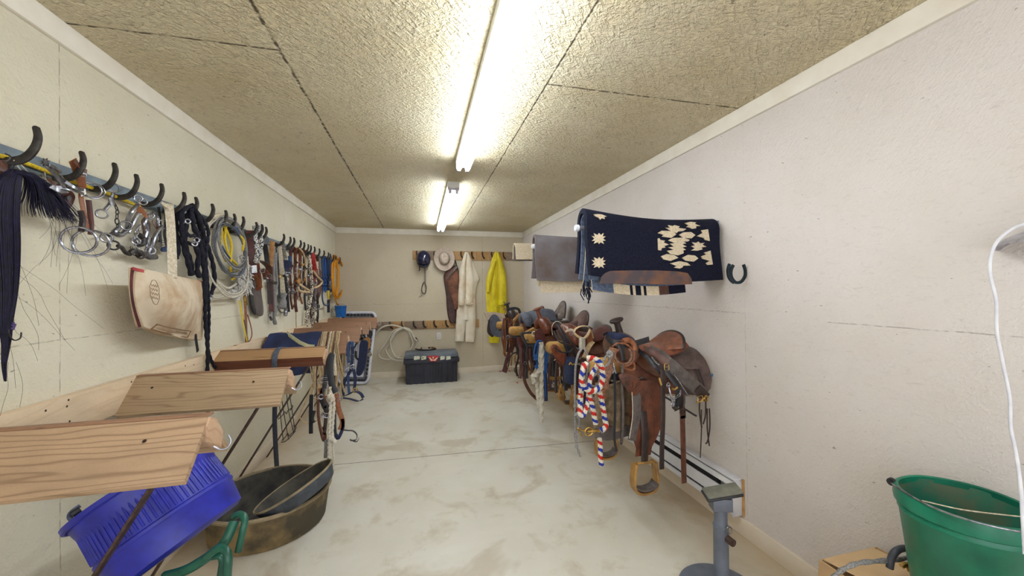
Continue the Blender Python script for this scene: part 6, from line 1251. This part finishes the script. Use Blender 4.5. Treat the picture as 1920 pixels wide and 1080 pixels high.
# ================================================================ hoof stand
q=Fz(1353,1112); M_st=mk('grey_stand_paint',(112,118,130),(92,98,110),.45,.1,sc=9,bmp=.08); t=thing('hoof_stand','grey metal hoof stand with a round base and rubber-capped post on the floor','stand',q)
d_=V((q.x,q.y,0)); Mq=Matrix.Translation(d_)
MB().lathe([(.0001,0),(.185,0),(.188,.004),(.180,.012),(.05,.022),(.03,.03),(.0001,.03)],48,Mq).build('base',M_st,t)
zc=(CO+ray(1350,925)*((q-CO).dot(cam2world((0,1,0))))).z
MB().lathe([(.0001,.02),(.033,.02),(.033,zc-.16),(.0345,zc-.158),(.0345,zc-.15),(.029,zc-.148),(.029,zc-.02),(.0001,zc-.02)],28,Mq).build('post',M_st,t)
rot=Matrix.Rotation(math.radians(-14),3,'Y')@Matrix.Rotation(math.radians(-20),3,'Z')
MB().box(d_+V((0,0,zc-.045)),(.088,.062,.06),Matrix.Rotation(math.radians(-20),3,'Z'),.004).build('cap_bracket',M_st,t)
MB().box(d_+V((.008,0,zc-.002)),(.165,.085,.014),rot,.006).build('cap_plate',M_kp,t); MB().box(d_+V((.010,0,zc+.010)),(.160,.082,.010),rot,.004).build('rubber_pad',mk('worn_rubber',(120,120,104),(90,90,80),.7,0,sc=14),t)
kp=at(1358,1012,q.y-.033); kp=V((d_.x+.008,d_.y-.034,kp.z)); 
MB().tube([kp+V((0,.01,.0)),kp+V((0,-.03,0))],.017,16).build('clamp_knob',M_rust,t)
c0=V((d_.x+.008,d_.y-.036,kp.z+.045)); MB().tube([c0+V((.014*math.cos(a*math.pi/10),-.004,.016*math.sin(a*math.pi/10))) for a in range(20)],.003,6,closed=True).build('pull_ring',M_steel,t)
# ================================================================ cardboard box, bucket, lamp
M_card=mk('cardboard',(214,182,140),(196,162,118),.85,0,sc=5,bmp=.1); M_cardd=mk('cardboard_inner',(180,148,108),(160,128,90),.85,0,sc=5,bmp=.1)
ztb=.385; t=thing('cardboard_box','open brown cardboard box against the right wall under the green bucket','box',V((1.66,.87,0)))
B0,B1,Y0,Y1=1.50,1.80,.60,1.15
for c_,d2 in (((B0+.002,(Y0+Y1)/2,ztb/2),(.004,Y1-Y0,ztb)),((B1-.002,(Y0+Y1)/2,ztb/2),(.004,Y1-Y0,ztb)),(((B0+B1)/2,Y0+.002,ztb/2),(B1-B0-.01,.004,ztb)),(((B0+B1)/2,Y1-.002,ztb/2),(B1-B0-.01,.004,ztb))):
    MB().box(c_,d2).build('side_panel',M_card,t)
MB().box(((B0+B1)/2,(Y0+Y1)/2,ztb-.03),(B1-B0-.02,Y1-Y0-.02,.004)).build('inner_flap',M_cardd,t)
MB().sheet(lambda u,v:V((B0+.01+(B1-B0-.04)*u,Y1-.01-.17*v,ztb+.004+.03*v*(1-.4*u))),4,4,.004).build('top_flap',M_card,t)
MB().sheet(lambda u,v:V((B0+.02+.2*u*(1-.3*v),Y0+.10+.27*v,ztb+.035-.02*v+.02*u)),4,4,.004).build('top_flap',M_card,t)
MB().sheet(lambda u,v:V((B0-.012*u,Y0+.1+(Y1-Y0-.1)*v,ztb-.0-.12*u)),3,3,.004).build('side_flap',M_cardd,t)
bq=V((1.642,.812,ztb+.012)); M_bk=mk('dirty_green_plastic',(16,122,92),(10,92,70),.35,0,sc=7,bmp=.15,det=6); M_bki=mk('dirty_green_inside',(34,112,88),(86,104,80),.6,0,sc=9,bmp=.2,det=7,lo=.45,hi=.62)
t=thing('bucket','green plastic bucket with a wire bail standing at the right edge of the picture','bucket',bq); Mb=Matrix.Translation(bq); bh_=.385
MB().lathe([(.0001,0),(.108,0),(.112,.004),(.1465,bh_-.07),(.150,bh_-.066),(.150,bh_-.055),(.1475,bh_-.05)],48,Mb).build('outer_wall',M_bk,t)
MB().lathe([(.1475,bh_-.052),(.157,bh_-.045),(.159,bh_-.03),(.156,bh_-.004),(.150,bh_),(.144,bh_-.003),(.143,bh_-.02)],48,Mb,fn=lambda a,i:1+.006*math.sin(7*a)*(i>0)).build('rim',M_bk,t)
MB().lathe([(.144,bh_-.01),(.139,bh_-.08),(.108,.012),(.0001,.010)],48,Mb).build('inside',M_bki,t)
ear=[bq+V((-.075,.142,bh_-.008)),bq+V((.075,-.142,bh_-.012))]
MB().tube(sp([ear[0]+V((-.005,0,.0)),bq+V((-.13,.09,bh_+.004)),bq+V((-.163,.0,bh_+.004)),bq+V((-.145,-.08,bh_+.002)),bq+V((-.07,-.150,bh_)),ear[1]],6),.0028,8).build('bail',M_steel,t)
MB().tube(sp([bq+V((-.150,.02,bh_+.004)),bq+V((-.12,-.05,bh_+.012)),bq+V((-.02,-.09,bh_+.004)),bq+V((.06,-.12,bh_+.0))],6),.002,6).build('wire_wrap',M_wweb,t)
MB().lathe([(.0001,.012),(.012,.010),(.014,0)],12,Matrix.Translation(ear[0]+V((.004,0,0)))@Matrix.Rotation(-math.pi/2,4,'Y')).build('ear',M_kp,t)
DP=lambda px,py,o:dp(px,py,1.33-o)
t=thing('flexible_conduit','grey ribbed flexible conduit lying across the cardboard box','conduit',DP(1600,1062,0))
P_=sp([DP(1560,1085,.02),DP(1580,1068,.02),DP(1610,1056,.02),DP(1650,1052,.0),DP(1690,1048,-.02),DP(1720,1040,-.03)],12)
MB().tube(P_,lambda q_:.0075+.0012*math.sin(q_*420),10).build('conduit',M_rg,t)
t=thing('hose','short dark rubber hose end curled beside the green bucket','hose',DP(1680,1060,0)); MB().tube(sp([DP(1668,1065,.0),DP(1672,1045,.0),DP(1682,1032,.0),DP(1698,1028,-.02),DP(1712,1034,-.04)],6),.011,10).build('hose',mk('dark_hose',(70,74,84),(50,52,60),.5,bmp=.2),t); MB().tube(sp([DP(1690,1062,.02),DP(1700,1058,.02),DP(1706,1070,.02)],4),.008,8).build('brass_fitting',M_brass,t)
lc=dp(1968,462,1.12); t=thing('heat_lamp','bare aluminium lamp reflector hanging at the right edge','lamp',lc); Ml=Matrix.Translation(lc)@Matrix.Rotation(.12,4,'Y')
MB().lathe([(.105,0),(.107,-.002),(.100,.010),(.08,.028),(.05,.046),(.028,.06),(.028,.085),(.024,.085),(.024,.058),(.046,.042),(.076,.024),(.096,.008),(.103,.0)],48,Ml,closed=True).build('reflector',mk('brushed_aluminium',(206,206,214),(170,170,180),.35,.85,sc=60,bmp=.05),t)
MB().lathe([(.0001,.06),(.024,.06),(.026,.08),(.024,.15),(.012,.17),(.0001,.17)],24,Ml).build('socket',M_kp,t)
MB().tube(sp([lc+V((.0,.0,.17)),dp(1930,412,1.10),dp(1900,428,1.12),dp(1872,450,1.13),dp(1858,480,1.13),dp(1857,515,1.13),dp(1868,565,1.12),dp(1869,620,1.12),dp(1880,680,1.12),dp(1893,745,1.11),dp(1895,800,1.1),dp(1905,850,1.08),dp(1914,915,1.04),dp(1918,975,1.0),dp(1922,1040,.98)],7),.0042,10,flat=1.).build('cord',mk('white_cord',(226,226,230),(206,206,214),.45,bmp=0),t)
# red scraps on the floor
for i,(px,py,wd) in enumerate(((938,697,'at the tip of the maroon strap'),(955,696,'right of the maroon strap tip'),(977,706,'beside the curved burgundy strap'),(970,718,'nearest the camera of the four'))):
    c_=Fz(px,py); rnd=random.Random(i); m_=MB(); m_.prism([((.014+.012*rnd.random())*math.cos(a*math.pi/4),(.012+.014*rnd.random())*math.sin(a*math.pi/4)) for a in range(8)],.006,Matrix.Translation(c_+V((0,0,.004)))@Matrix.Rotation(.15,4,'X')); m_.build('scrap',M_red,label='small red scrap on the concrete floor, '+wd,cat='scrap',group='red scraps on the floor')
